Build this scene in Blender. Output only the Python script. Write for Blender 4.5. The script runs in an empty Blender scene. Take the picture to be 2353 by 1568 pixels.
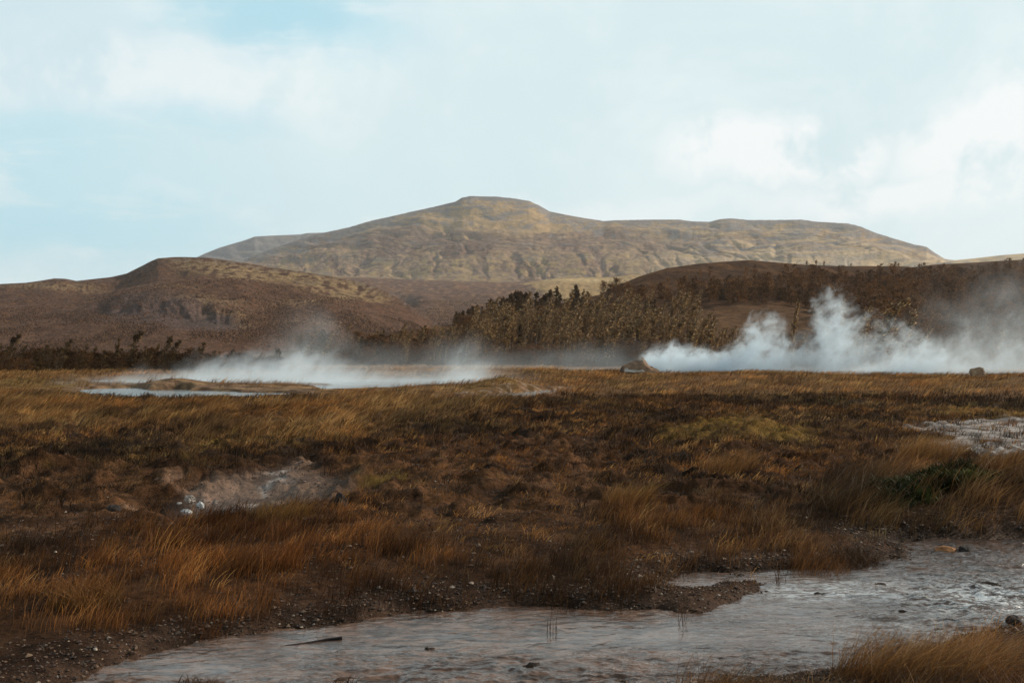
import bpy, math, random
import numpy as np
from mathutils import Vector

random.seed(5)
RNG = np.random.default_rng(11)
scene = bpy.context.scene
COL = scene.collection

# ------------------------------------------------------------------ camera
# photo measured at 2352 x 1568: focal length in those pixels, and the row of the level horizon
W, H, F, HOR = 2352.0, 1568.0, 2613.0, 815.0
CH = 2.2                                        # eye height in metres
cam_d = bpy.data.cameras.new("camera")
cam_d.sensor_width = 36.0
cam_d.lens = 36.0 * F / W
cam_d.clip_start = 0.1
cam_d.clip_end = 30000.0
cam = bpy.data.objects.new("camera", cam_d)
COL.objects.link(cam)
cam.location = (0, 0, CH)
cam.rotation_euler = (math.radians(90) + math.atan((HOR - H / 2) / F), 0, 0)
scene.camera = cam

# ------------------------------------------------------------------ render / exposure
scene.render.engine = 'CYCLES'
scene.view_settings.view_transform = 'Standard'
scene.view_settings.look = 'None'
scene.view_settings.exposure = 0.0
scene.view_settings.gamma = 1.0
scene.cycles.use_denoising = True
scene.cycles.max_bounces = 6
scene.cycles.diffuse_bounces = 2
scene.cycles.glossy_bounces = 2
scene.cycles.transmission_bounces = 2
scene.cycles.transparent_max_bounces = 6
scene.cycles.volume_bounces = 3
scene.cycles.volume_max_steps = 96
scene.cycles.volume_step_rate = 1.0

# ------------------------------------------------------------------ sun and sky
SUN_AZ, SUN_EL = 66.0, 27.0                     # degrees: azimuth from the view axis to the right
sun_d = bpy.data.lights.new("sun", 'SUN')
sun_d.energy = 5.0
sun_d.angle = math.radians(0.5)
sun_d.color = (1.0, 0.86, 0.69)
sun = bpy.data.objects.new("sun", sun_d)
COL.objects.link(sun)
sd = Vector((math.sin(math.radians(SUN_AZ)) * math.cos(math.radians(SUN_EL)),
             math.cos(math.radians(SUN_AZ)) * math.cos(math.radians(SUN_EL)),
             math.sin(math.radians(SUN_EL))))
sun.rotation_euler = sd.to_track_quat('Z', 'Y').to_euler()
sun.location = (0, 0, 50)


class NT:
    """small helper to write node trees"""
    def __init__(self, tree):
        self.t = tree
        tree.nodes.clear()

    def n(self, typ, ins=None, **props):
        nd = self.t.nodes.new(typ)
        for k, v in props.items():
            setattr(nd, k, v)
        for k, v in (ins or {}).items():
            if isinstance(v, bpy.types.NodeSocket):
                self.t.links.new(v, nd.inputs[k])
            else:
                nd.inputs[k].default_value = v
        return nd

    def m(self, op, a, b=None, c=None, clamp=False):
        ins = {0: a}
        if b is not None: ins[1] = b
        if c is not None: ins[2] = c
        return self.n('ShaderNodeMath', ins, operation=op, use_clamp=clamp).outputs[0]

    def vm(self, op, a, b=None, out=0):
        ins = {0: a}
        if b is not None: ins[1] = b
        return self.n('ShaderNodeVectorMath', ins, operation=op).outputs[out]

    def noise(self, vec, scale, detail=3.0, rough=0.55, dist=0.0, out='Fac'):
        return self.n('ShaderNodeTexNoise', {'Vector': vec, 'Scale': scale, 'Detail': detail,
                                              'Roughness': rough, 'Distortion': dist}).outputs[out]

    def ramp(self, x, lo, hi, a=0.0, b=1.0, smooth=True):
        nd = self.n('ShaderNodeMapRange', {'Value': x, 'From Min': lo, 'From Max': hi, 'To Min': a, 'To Max': b})
        nd.interpolation_type = 'SMOOTHSTEP' if smooth else 'LINEAR'
        return nd.outputs[0]

    def mix(self, fac, a, b):
        nd = self.n('ShaderNodeMix', data_type='RGBA')
        for k, v in ((0, fac), (6, a), (7, b)):
            if isinstance(v, bpy.types.NodeSocket):
                self.t.links.new(v, nd.inputs[k])
            else:
                nd.inputs[k].default_value = v if k == 0 else (tuple(v) + (1.0,))[:4]
        return nd.outputs[2]

    def link(self, a, b):
        self.t.links.new(a, b)


world = bpy.data.worlds.new("World")
scene.world = world
world.use_nodes = True
w = NT(world.node_tree)
STR = 0.10
sky = w.n('ShaderNodeTexSky')
sky.sky_type = 'NISHITA'
sky.sun_disc = False
sky.sun_elevation = math.radians(SUN_EL)
sky.sun_rotation = math.radians(SUN_AZ)
D = w.n('ShaderNodeTexCoord').outputs['Generated']


def sdir(u, v):
    return Vector(((u - W / 2) / F, 1.0, (HOR - v) / F)).normalized()


wob = w.noise(D, 9.0, 8, 0.62, 0.2, out='Color')
wob2 = w.noise(D, 2.6, 4, 0.55, 0.3, out='Color')
Dw = w.vm('ADD', D, w.n('ShaderNodeVectorMath', {0: w.vm('SUBTRACT', wob, (0.5, 0.5, 0.5)), 3: 0.085}, operation='SCALE').outputs[0])
Dw = w.vm('ADD', Dw, w.n('ShaderNodeVectorMath', {0: w.vm('SUBTRACT', wob2, (0.5, 0.5, 0.5)), 3: 0.10}, operation='SCALE').outputs[0])


def blob(u, v, ru, rv, soft=0.6):
    """soft elliptical patch of sky in the direction seen at (u, v)"""
    c = sdir(u, v)
    d = w.vm('SUBTRACT', Dw, tuple(c))
    d = w.vm('DIVIDE', d, (ru / F, 0.6, rv / F))
    l = w.vm('LENGTH', d, out=1)
    return w.ramp(l, 1.0 + soft, 1.0 - soft)


def cl(r, g, b):
    k = 1.0 / STR
    return (r * k, g * k, b * k)


gen = w.noise(D, 5.5, 9, 0.62, 0.5)
streak = w.noise(w.vm('MULTIPLY', D, (2.0, 2.0, 9.0)), 3.0, 7, 0.62, 0.3)
base = w.mix(w.ramp(gen, 0.35, 0.68), cl(0.70, 0.85, 0.89), cl(0.81, 0.925, 0.945))
skyc = w.mix(0.9, sky.outputs[0], cl(0.50, 0.80, 0.91))           # open sky seen through thin cloud
blue = w.m('MAXIMUM', blob(120, 430, 460, 175, 0.55), blob(640, 10, 230, 80, 0.7))
blue = w.m('MAXIMUM', blue, w.m('MULTIPLY', blob(480, 265, 160, 45, 0.8), 0.8))
blue = w.m('MULTIPLY', blue, w.ramp(streak, 0.70, 0.48))
colr = w.mix(blue, base, skyc)
grey = blob(760, 400, 560, 120, 0.7)
colr = w.mix(w.m('MULTIPLY', grey, 0.7), colr, cl(0.68, 0.85, 0.89))
grey2 = blob(60, 60, 330, 110, 0.7)
colr = w.mix(w.m('MULTIPLY', grey2, 0.7), colr, cl(0.61, 0.79, 0.86))
puff = w.noise(D, 13.0, 9, 0.58, 0.2)
wh = w.m('MAXIMUM', blob(1800, 330, 230, 85, 0.35), blob(2280, 330, 170, 100, 0.4))
wh = w.m('MAXIMUM', wh, w.m('MULTIPLY', blob(2100, 455, 300, 50, 0.5), 0.85))
wh = w.m('MAXIMUM', wh, w.m('MULTIPLY', blob(1150, 470, 560, 22, 0.9), 0.5))
wh = w.m('MAXIMUM', wh, w.m('MULTIPLY', blob(420, 160, 330, 70, 0.8), .5))
wh = w.m('MULTIPLY', wh, w.ramp(puff, 0.38, 0.53))
colr = w.mix(wh, colr, cl(0.95, 0.985, 0.99))
hz = w.n('ShaderNodeSeparateXYZ', {0: D}).outputs[2]
# unseen sky above the frame, darkened to cut ambient light on the ground
colr = w.mix(w.ramp(hz, 0.33, 0.75), colr, cl(0.26, 0.31, 0.34))
colr = w.mix(w.ramp(hz, -0.01, -0.12), colr, cl(0.10, 0.08, 0.06))
bg = w.n('ShaderNodeBackground', {'Color': colr, 'Strength': STR})
w.link(bg.outputs[0], w.n('ShaderNodeOutputWorld').inputs[0])

# ------------------------------------------------------------------ numpy noise
_P = RNG.permutation(512)
_P = np.concatenate([_P, _P])
_GA = RNG.uniform(0, 2 * math.pi, 512)
_GX, _GY = np.cos(_GA), np.sin(_GA)


def perlin(x, y):
    xi = np.floor(x).astype(np.int64); yi = np.floor(y).astype(np.int64)
    xf = x - xi; yf = y - yi
    u = xf * xf * xf * (xf * (xf * 6 - 15) + 10); v = yf * yf * yf * (yf * (yf * 6 - 15) + 10)
    def g(ix, iy, dx, dy):
        h = _P[(_P[ix & 511] + iy) & 511]
        return _GX[h] * dx + _GY[h] * dy
    a = g(xi, yi, xf, yf); b = g(xi + 1, yi, xf - 1, yf)
    c = g(xi, yi + 1, xf, yf - 1); d = g(xi + 1, yi + 1, xf - 1, yf - 1)
    return 1.5 * ((a * (1 - u) + b * u) * (1 - v) + (c * (1 - u) + d * u) * v)


def fbm(x, y, o=4, lac=2.03, gain=0.5):
    s = 0; a = 1.0; t = 0
    for i in range(o):
        s = s + a * perlin(x + 17.3 * i, y - 9.1 * i)
        t += a; a *= gain; x = x * lac; y = y * lac
    return s / t * 1.3


def ridged(x, y, o=4):
    s = 0; a = 1.0; t = 0
    for i in range(o):
        s = s + a * (1 - np.abs(perlin(x + 7.7 * i, y + 3.1 * i)) * 2.0)
        t += a; a *= 0.5; x = x * 2.1; y = y * 2.1
    return s / t


def sst(a, b, x):
    t = np.clip((x - a) / (b - a), 0, 1)
    return t * t * (3 - 2 * t)


def lerp3(c0, c1, f):
    f = np.asarray(f)[..., None]
    return np.asarray(c0) * (1 - f) + np.asarray(c1) * f


def seg_dist_poly(px, py, pts):
    """signed distance to polygon, negative inside"""
    n = len(pts)
    d2 = np.full(px.shape, 1e18)
    inside = np.zeros(px.shape, bool)
    for i in range(n):
        x0, y0 = pts[i]; x1, y1 = pts[(i + 1) % n]
        ex, ey = x1 - x0, y1 - y0
        t = np.clip(((px - x0) * ex + (py - y0) * ey) / (ex * ex + ey * ey + 1e-12), 0, 1)
        dx = px - x0 - t * ex; dy = py - y0 - t * ey
        d2 = np.minimum(d2, dx * dx + dy * dy)
        c = ((y0 <= py) & (y1 > py)) | ((y1 <= py) & (y0 > py))
        with np.errstate(divide='ignore', invalid='ignore'):
            xi = x0 + (py - y0) / (y1 - y0 + 1e-12) * ex
        inside ^= c & (px < xi)
    d = np.sqrt(d2)
    return np.where(inside, -d, d)


def gp(u, v, z=0.0):
    """place on the ground where the measured photo position falls"""
    Y = (CH - z) * F / (v - HOR)
    return (u - W / 2) / F * Y, Y


def plan(x, y):
    """world plan position -> (u, v) chart used to lay out the ground zones"""
    yy = np.maximum(y, 0.5)
    return W / 2 + F * x / yy, HOR + CH * F / yy


# ------------------------------------------------------------------ mesh helper
def link_mesh(name, verts, faces_flat, sizes, mats, col=None, smooth=True, parent=None, mat_idx=None, extra=None):
    me = bpy.data.meshes.new(name)
    verts = np.asarray(verts, np.float32)
    faces_flat = np.asarray(faces_flat, np.int32); sizes = np.asarray(sizes, np.int32)
    me.vertices.add(len(verts)); me.vertices.foreach_set('co', verts.ravel())
    me.loops.add(len(faces_flat)); me.loops.foreach_set('vertex_index', faces_flat)
    me.polygons.add(len(sizes))
    st = np.concatenate([[0], np.cumsum(sizes)[:-1]]).astype(np.int32)
    me.polygons.foreach_set('loop_start', st)
    try:
        me.polygons.foreach_set('loop_total', sizes)
    except Exception:
        pass
    me.update(calc_edges=True)
    me.polygons.foreach_set('use_smooth', np.full(len(sizes), smooth))
    if mat_idx is not None:
        me.polygons.foreach_set('material_index', np.asarray(mat_idx, np.int32))
    if col is not None:
        a = me.color_attributes.new('Col', 'FLOAT_COLOR', 'POINT')
        c = np.ones((len(verts), 4), np.float32); c[:, :3] = col
        a.data.foreach_set('color', c.ravel())
    for k, arr in (extra or {}).items():
        a = me.attributes.new(k, 'FLOAT', 'POINT')
        a.data.foreach_set('value', np.asarray(arr, np.float32))
    for m in (mats if isinstance(mats, (list, tuple)) else [mats]):
        me.materials.append(m)
    ob = bpy.data.objects.new(name, me)
    COL.objects.link(ob)
    if parent is not None:
        ob.parent = parent
    return ob


def grid_faces(nr, nc):
    i = np.arange(nr - 1)[:, None] * nc + np.arange(nc - 1)[None, :]
    f = np.stack([i, i + 1, i + nc + 1, i + nc], -1).reshape(-1, 4)
    return f.ravel(), np.full(len(f), 4)


def tag(o, label=None, cat=None, group=None, kind=None):
    if label: o['label'] = label
    if cat: o['category'] = cat
    if group: o['group'] = group
    if kind: o['kind'] = kind
    return o


# ------------------------------------------------------------------ materials
def mat_new(name):
    m = bpy.data.materials.new(name)
    m.use_nodes = True
    return m, NT(m.node_tree)


def surf_mat(name, nscale=9.0, contrast=0.5, bump=0.3, bscale=30.0, rough=0.9, bdist=0.03, spec=0.2, wet=False):
    m, t = mat_new(name)
    c = t.n('ShaderNodeAttribute', attribute_name='Col').outputs['Color']
    P = t.n('ShaderNodeTexCoord').outputs['Object']
    n1 = t.noise(P, nscale, 6, 0.65)
    n2 = t.noise(P, nscale * 4.7, 4, 0.6)
    k = t.m('ADD', t.ramp(n1, 0.28, 0.72, 1 - contrast, 1 + contrast, False), t.ramp(n2, 0.25, 0.75, -contrast * .7, contrast * .7, False))
    k = t.m('MAXIMUM', k, 0.12)
    cc = t.n('ShaderNodeVectorMath', {0: c, 3: k}, operation='SCALE').outputs[0]
    bn = t.m('ADD', t.noise(P, bscale, 6, 0.7), t.m('MULTIPLY', t.noise(P, bscale * .21, 4, 0.6), 1.6))
    b = t.n('ShaderNodeBump', {'Strength': bump, 'Distance': bdist, 'Height': bn})
    r = rough
    if wet:
        wv = t.n('ShaderNodeAttribute', attribute_name='wet').outputs['Fac']
        r = t.ramp(wv, 0.0, 1.0, rough, 0.45, False)
    p = t.n('ShaderNodeBsdfPrincipled', {'Base Color': cc, 'Roughness': r, 'Specular IOR Level': spec, 'Normal': b.outputs[0]})
    t.link(p.outputs[0], t.n('ShaderNodeOutputMaterial').inputs[0])
    return m


def leaf_mat(name, trans=0.3, rough=0.7, spec=0.15):
    m, t = mat_new(name)
    c = t.n('ShaderNodeAttribute', attribute_name='Col').outputs['Color']
    p = t.n('ShaderNodeBsdfPrincipled', {'Base Color': c, 'Roughness': rough, 'Specular IOR Level': spec})
    tr = t.n('ShaderNodeBsdfTranslucent', {'Color': c})
    mx = t.n('ShaderNodeMixShader', {0: trans, 1: p.outputs[0], 2: tr.outputs[0]})
    t.link(mx.outputs[0], t.n('ShaderNodeOutputMaterial').inputs[0])
    return m


M_GROUND = surf_mat('heath_soil', 7.0, 0.6, 0.9, 26.0, 1.0, 0.05, 0.05, wet=True)
M_HILL = surf_mat('hill_cover', 0.10, 0.34, 0.9, 0.22, 0.98, 4.0, 0.05)
M_MOUNT = surf_mat('mountain_cover', 0.02, 0.12, 0.6, 0.03, 0.98, 14.0, 0.03)
M_WOODHILL = surf_mat('wooded_hill_cover', 0.35, 0.4, 0.8, 0.9, 0.98, 0.8, 0.05)
M_GRASS = leaf_mat('dry_grass', 0.35, 0.6, 0.2)
M_LEAF = leaf_mat('leaves', 0.3, 0.5, 0.35)
M_DARKLEAF = leaf_mat('dark_leaves', 0.15, 0.7, 0.1)
M_BARK = surf_mat('bark', 6.0, 0.4, 0.5, 20.0, 0.9, 0.02)
M_ROCK = surf_mat('rock', 5.0, 0.4, 0.8, 18.0, 0.85, 0.03)
M_STONE = surf_mat('small_stones', 20.0, 0.4, 0.5, 60.0, 0.8, 0.01, 0.3)


def water_mat(name, base, rough, bumps):
    m, t = mat_new(name)
    P = t.n('ShaderNodeTexCoord').outputs['Object']
    # long ripples lie across the current, which runs from upper right to lower left
    rot = t.n('ShaderNodeMapping', {'Vector': P, 'Rotation': (0, 0, math.radians(-14)), 'Scale': bumps['stretch']}).outputs[0]
    h = None
    for sc, wt in bumps['layers']:
        nn = t.m('MULTIPLY', t.noise(rot, sc, 4, 0.6, 1.2), wt)
        h = nn if h is None else t.m('ADD', h, nn)
    if 'foam_glare' in bumps:
        h = t.m('MULTIPLY', h, t.n('ShaderNodeAttribute', attribute_name='rapid').outputs['Fac'])
    b = t.n('ShaderNodeBump', {'Strength': bumps['strength'], 'Distance': bumps['dist'], 'Height': h})
    big = t.noise(P, 1.3, 4, 0.6, 0.5)
    big2 = t.noise(rot, 2.2, 6, 0.65, 1.5)
    bc = t.mix(t.ramp(t.m('ADD', t.m('MULTIPLY', big, .5), t.m('MULTIPLY', big2, .5)), 0.42, 0.60), tuple(c * .5 for c in base), tuple(c * 1.3 for c in base))
    if 'foam_glare' in bumps:
        fa = t.n('ShaderNodeAttribute', attribute_name='foam_glare').outputs['Fac']
        si = t.n('ShaderNodeAttribute', attribute_name='silt').outputs['Fac']
        bc = t.mix(t.m('MULTIPLY', si, 1.0), bc, t.mix(t.ramp(big2, .4, .6), tuple(c * .6 for c in base), tuple(c * 1.9 for c in base)))
        fn = t.ramp(t.noise(rot, 5.0, 6, 0.7, 1.5), 0.46, 0.56)
        bc = t.mix(t.m('MULTIPLY', fa, fn), bc, (0.5, 0.54, 0.56))
    p = t.n('ShaderNodeBsdfPrincipled', {'Base Color': bc, 'Roughness': rough, 'IOR': 1.33, 'Normal': b.outputs[0]})
    p.inputs['Specular IOR Level'].default_value = 0.5
    t.link(p.outputs[0], t.n('ShaderNodeOutputMaterial').inputs[0])
    return m


M_STREAM = water_mat('stream_water', (0.078, 0.048, 0.034), 0.07,
                     {'stretch': (1.0, 2.2, 1.0), 'layers': [(2.6, 1.0), (7.5, 0.42)], 'strength': 1.0, 'dist': 0.055, 'foam_glare': 1})
M_POND = water_mat('pool_water', (0.16, 0.17, 0.17), 0.15,
                   {'stretch': (1.0, 1.0, 1.0), 'layers': [(1.2, 1.0), (4.0, 0.4)], 'strength': 0.35, 'dist': 0.05})

# ------------------------------------------------------------------ the near ground: zones
STREAM = [(-500, 1740), (-60, 1700), (180, 1566), (330, 1510), (470, 1474), (560, 1456), (700, 1444), (830, 1430), (930, 1408), (1060, 1402),
          (1180, 1394), (1300, 1398), (1400, 1406), (1500, 1400), (1600, 1416), (1660, 1404), (1720, 1380), (1775, 1352), (1800, 1336), (1720, 1331), (1640, 1336), (1590, 1350),
          (1540, 1334), (1600, 1317), (1700, 1319), (1800, 1312), (1900, 1309), (1990, 1306), (2060, 1288), (2120, 1262),
          (2060, 1246), (2180, 1238), (2352, 1234), (2700, 1222), (3100, 1216), (3100, 1370), (2700, 1400), (2352, 1424), (2290, 1432), (2220, 1444),
          (2140, 1466), (2060, 1492), (1990, 1512), (1890, 1530), (1700, 1546), (1570, 1556), (1480, 1572), (1300, 1640), (900, 1800), (-500, 2000)]
STREAM_W = [gp(u, v, -0.11) for u, v in STREAM]
POOLS = [
    [(150, 876), (260, 872), (420, 871), (620, 873), (760, 872), (900, 868), (1100, 866), (1100, 878), (950, 888), (760, 884), (560, 880), (440, 884), (300, 882), (180, 880)],
    [(172, 902), (200, 893), (300, 891), (440, 896), (560, 900), (700, 905), (560, 914), (400, 916), (250, 912)],
    [(690, 886), (800, 884), (960, 872), (1130, 868), (1130, 874), (940, 890), (760, 897)],
    [(950, 918), (1050, 911), (1140, 904), (1260, 896), (1330, 893), (1300, 901), (1200, 910), (1110, 922), (1000, 924)],
]
POOLS_W = [[gp(u, v, -0.06) for u, v in p] for p in POOLS]


def zone(U, V, pts, feather, vs=2.6):
    d = seg_dist_poly(U, V * vs, [(a, b * vs) for a, b in pts])
    return 1 - sst(-feather, feather, d)


def ell(U, V, u, v, ru, rv):
    return np.exp(-(((U - u) / ru) ** 2 + ((V - v) / rv) ** 2))


def ground_fields(x, y):
    """everything about the near ground at plan positions x, y: height, colour, wetness and cover densities"""
    U0, V0 = plan(x, y)
    r = np.hypot(x, y)
    # irregular outlines: shift the chart by noise that is fixed to the ground
    k = 1.0 / np.maximum(y, 3)
    nx = fbm(x * 0.55, y * 0.55, 4); ny = fbm(x * 0.55 + 31, y * 0.4 - 12, 4)
    n2 = fbm(x * 2.1 + 5, y * 1.6, 3)
    U = U0 + (nx * 0.9 + n2 * 0.25) * F * k * 0.8
    V = V0 + (ny * 0.9 + n2 * 0.3) * (V0 - HOR) * 0.085
    far = sst(60, 140, r)
    z = 0.05 * fbm(x * 0.35, y * 0.35, 3) + 0.05
    hum = np.maximum(0, fbm(x * 1.3 + 3, y * 1.3, 4))
    z = z + hum * (0.10 + 0.20 * sst(915, 945, V0)) * (1 - sst(1150, 1250, V0)) * (1 - .85 * ell(U0, V0, 2320, 1005, 230, 36)) * sst(870, 960, V0) + far * 0.18 * np.maximum(0, fbm(x * .12, y * .12, 3))
    z = z + 0.02 * fbm(x * 6, y * 6, 3) * (1 - sst(15, 40, r))
    z = z + 0.04 * sst(40, 90, r)
    z = z + 0.06 * ell(U0, V0, 500, 952, 900, 14) + 0.30 * ell(U0, V0, 1150, 955, 500, 18)
    # mossy mounds and humps
    z = z + 0.34 * ell(U0, V0, 1690, 1015, 170, 26) + 0.22 * ell(U0, V0, 60, 1085, 110, 12) + 0.18 * ell(U0, V0, 1900, 925, 120, 12)
    z = z + 0.50 * ell(U0, V0, 1165, 893, 55, 6) + 0.22 * ell(U0, V0, 1100, 893, 90, 6)
    z = z + 0.42 * ell(U0, V0, 400, 889, 70, 5) + 0.18 * ell(U0, V0, 560, 889, 150, 4) + 0.45 * ell(U0, V0, 500, 905, 70, 5) * 0
    z = z + 0.35 * ell(U0, V0, 60, 880, 120, 6) * (0.6 + hum) + 0.30 * ell(U0, V0, 280, 862, 140, 5)
    z = z + 0.28 * ell(U0, V0, 2150, 1185, 230, 42) + 0.3 * ell(U0, V0, 2352, 1190, 160, 45) + 0.06 * ell(U0, V0, 2140, 1165, 120, 30)
    z = z + 0.5 * ell(U0, V0, 2352, 882, 60, 10) + 0.35 * ell(U0, V0, 1740, 868, 120, 7)
    # steaming pit
    pit = ell(U0, V0, 455, 1152, 150, 26); pit2 = ell(U0, V0, 610, 1128, 150, 34)
    z = z - 0.55 * pit - 0.28 * pit2 + 0.22 * ell(U0, V0, 420, 1098, 190, 13)
    # stream bed
    near = (y > 3) & (y < 24) & (np.abs(x) < 30)
    ds = np.full(x.shape, 9.0)
    wx = x + 0.05 * fbm(x * 4, y * 4, 3); wy = y + 0.14 * fbm(x * 3 + 9, y * 3, 3)
    if near.any():
        ds[near] = seg_dist_poly(wx[near], wy[near], STREAM_W)
    bank = sst(-0.35, 0.42, ds)
    zs = -0.26 + 0.03 * fbm(x * 3, y * 3, 3)
    bars = 0.12 * sst(0.28, 0.62, fbm(x * 1.9 + 4, y * 3.2 + 8, 4))          # stones and bars breaking the surface
    z = np.where(ds < 9, (zs + bars) * (1 - bank) + z * bank * (0.35 + 0.65 * sst(0, 1.6, ds)) - 0.055 * (1 - sst(0.2, 1.8, ds)) * bank, z)
    # pools on the plain
    mid = (y > 30) & (y < 140) & (np.abs(x) < 70)
    dp = np.full(x.shape, 99.0)
    if mid.any():
        wx = x + 0.8 * fbm(x * .5, y * .5, 3); wy = y + 2.2 * fbm(x * .4 + 9, y * .35, 3)
        q = np.full(mid.sum(), 99.0)
        for p in POOLS_W:
            q = np.minimum(q, seg_dist_poly(wx[mid], wy[mid], p))
        dp[mid] = q
    pb = sst(-1.0, 0.8, dp)
    z = np.where(dp < 90, -0.35 * (1 - pb) + z * pb, z)

    # ---- colour of the ground, near earth darkened in place of cloud shadow
    earth = (0.040, 0.020, 0.010); earth2 = (0.088, 0.043, 0.0205); gravel = (0.045, 0.026, 0.017)
    black = (0.018, 0.011, 0.007); gold = (0.20, 0.115, 0.045); straw = (0.115, 0.06, 0.026)
    moss = (0.12, 0.070, 0.018); silica = (0.30, 0.28, 0.265); mud = (0.14, 0.088, 0.06)
    red = (0.062, 0.028, 0.012)
    c = np.tile(np.array(earth), (len(x), 1)) * 1.0
    c = lerp3(c, red, (sst(-0.3, 0.5, nx)) * 0.6)
    c = c * (1 - (1 - sst(1090, 1040, V))[:, None] * 0) 
    f_far = sst(925, 893, V)
    c = c * (1 - f_far[:, None]) + lerp3(straw, gold, sst(-0.3, 0.5, ny)) * f_far[:, None]
    Zs = {}
    Zs['black'] = np.clip(zone(U, V, [(760, 985), (1250, 935), (1560, 915), (2100, 915), (2352, 930), (2600, 930), (2600, 960), (2050, 975), (1900, 965), (1560, 980), (1500, 1030), (1700, 1060), (1780, 1100), (1560, 1120), (1430, 1060), (1400, 990), (1150, 1010), (900, 1030), (700, 1060), (300, 1060), (-100, 1060), (-100, 1000), (300, 1010)], 40), 0, 1)
    Zs['gold'] = np.clip(zone(U, V, [(-200, 912), (130, 912), (200, 934), (700, 934), (830, 912), (1150, 925), (1180, 945), (1090, 975), (800, 1010), (450, 1020), (200, 985), (-200, 990)], 40), 0, 1)
    Zs['goldfar'] = np.clip(zone(U, V, [(1280, 872), (1600, 856), (2000, 856), (2200, 872), (2600, 880), (2600, 905), (2050, 905), (1650, 905), (1400, 915), (1250, 905)], 40), 0, 1)
    Zs['strip'] = np.clip(zone(U, V, [(-200, 846), (260, 845), (720, 838), (1260, 838), (1280, 858), (700, 868), (300, 862), (-200, 860)], 20), 0, 1)
    Zs['moss'] = np.clip(zone(U, V, [(1520, 1000), (1620, 975), (1720, 968), (1830, 985), (1880, 1010), (1850, 1040), (1700, 1030), (1520, 1036)], 26)
                         + zone(U, V, [(-60, 1062), (60, 1056), (150, 1064), (150, 1080), (60, 1090), (-60, 1092)], 14)
                         + 0.9 * zone(U, V, [(1770, 908), (1950, 900), (2060, 918), (2000, 945), (1820, 940)], 22) * sst(-0.1, 0.4, n2)
                         + zone(U, V, [(2130, 955), (2200, 944), (2400, 946), (2500, 960), (2352, 966)], 10) * 0.9
                         + 0.8 * zone(U, V, [(1060, 898), (1090, 882), (1160, 874), (1190, 882), (1180, 897)], 8)
                         + 0.7 * zone(U, V, [(-100, 868), (120, 866), (220, 880), (160, 892), (-100, 892)], 10)
                         + 0.45 * zone(U, V, [(450, 1000), (700, 985), (880, 1000), (640, 1035), (430, 1030)], 30)
                         + 0.5 * zone(U, V, [(330, 1045), (520, 1062), (420, 1075), (300, 1068)], 10), 0, 1)
    Zs['silica'] = np.clip(zone(U, V, [(2090, 985), (2200, 968), (2352, 966), (2700, 962), (2700, 1040), (2352, 1052), (2200, 1050), (2140, 1030), (2230, 1000)], 14) * (0.55 + 0.45 * sst(-0.4, 0.3, n2))
                           + 0.8 * zone(U, V, [(590, 1108), (690, 1082), (705, 1092), (660, 1106), (600, 1122)], 16) * sst(-0.5, 0.3, n2)
                           + 0.5 * zone(U, V, [(500, 1152), (600, 1120), (640, 1130), (560, 1165), (440, 1180)], 14)
                           + 0.6 * sst(-.05, .4, n2) * zone(U, V, [(950, 916), (1150, 900), (1320, 888), (1330, 900), (1130, 925), (1000, 926)], 10)
                           + 0.12 * zone(U, V, [(130, 885), (320, 884), (720, 892), (720, 905), (500, 900), (160, 900)], 12), 0, 1)
    Zs['mud'] = np.clip(zone(U, V, [(320, 1158), (430, 1120), (560, 1100), (700, 1072), (780, 1085), (760, 1120), (620, 1160), (480, 1185), (350, 1180)], 24), 0, 1)
    Zs['bare'] = np.clip(zone(U, V, [(-100, 1100), (300, 1090), (420, 1190), (250, 1240), (-100, 1230)], 30)
                         + zone(U, V, [(760, 1060), (1000, 1020), (1400, 1000), (1420, 1100), (1400, 1210), (1100, 1225), (800, 1160)], 40), 0, 1)
    Zs['herb'] = np.clip(zone(U, V, [(2000, 1186), (2055, 1150), (2160, 1140), (2260, 1152), (2285, 1178), (2235, 1190), (2080, 1190)], 12), 0, 1)
    hd = sst(0.05, 0.4, fbm(x * 1.6 + 50, y * 1.3, 4))                       # dark cushions of heather on the bare soil
    Zs['cushion'] = hd * Zs['bare'] * 0.8
    for key, colr_, amt in (('bare', earth2, .75), ('black', black, .9), ('gold', straw, .8), ('goldfar', straw, .7), ('strip', gold, .9),
                            ('moss', moss, .92), ('mud', mud, .85), ('silica', silica, .92), ('herb', (0.035, 0.04, 0.012), .8), ('cushion', black, .8)):
        f = (Zs[key] * amt)[:, None]
        c = c * (1 - f) + np.array(colr_) * f
    gb = (1 - sst(0.25, 1.1, ds + 0.5 * nx))
    gb = np.where(ds < 9, gb, 0)
    c = c * (1 - gb[:, None]) + np.array(gravel) * gb[:, None]
    pt = fbm(x * 1.1 + 20, y * .8 + 20, 5)
    c = c * (0.55 + 0.9 * sst(-0.45, 0.45, .5 * n2 + pt))[:, None]
    wet = np.clip((1 - sst(-0.05, 0.45, ds)) * 0.9 + Zs['mud'] * 0.25 + (1 - sst(0, 2.0, dp)) * .5, 0, 1)
    Zs.update(ds=ds, dp=dp, U=U, V=V, U0=U0, V0=V0, nx=nx, ny=ny, n2=n2, gravel=gb)
    return z, c, wet, Zs


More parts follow.
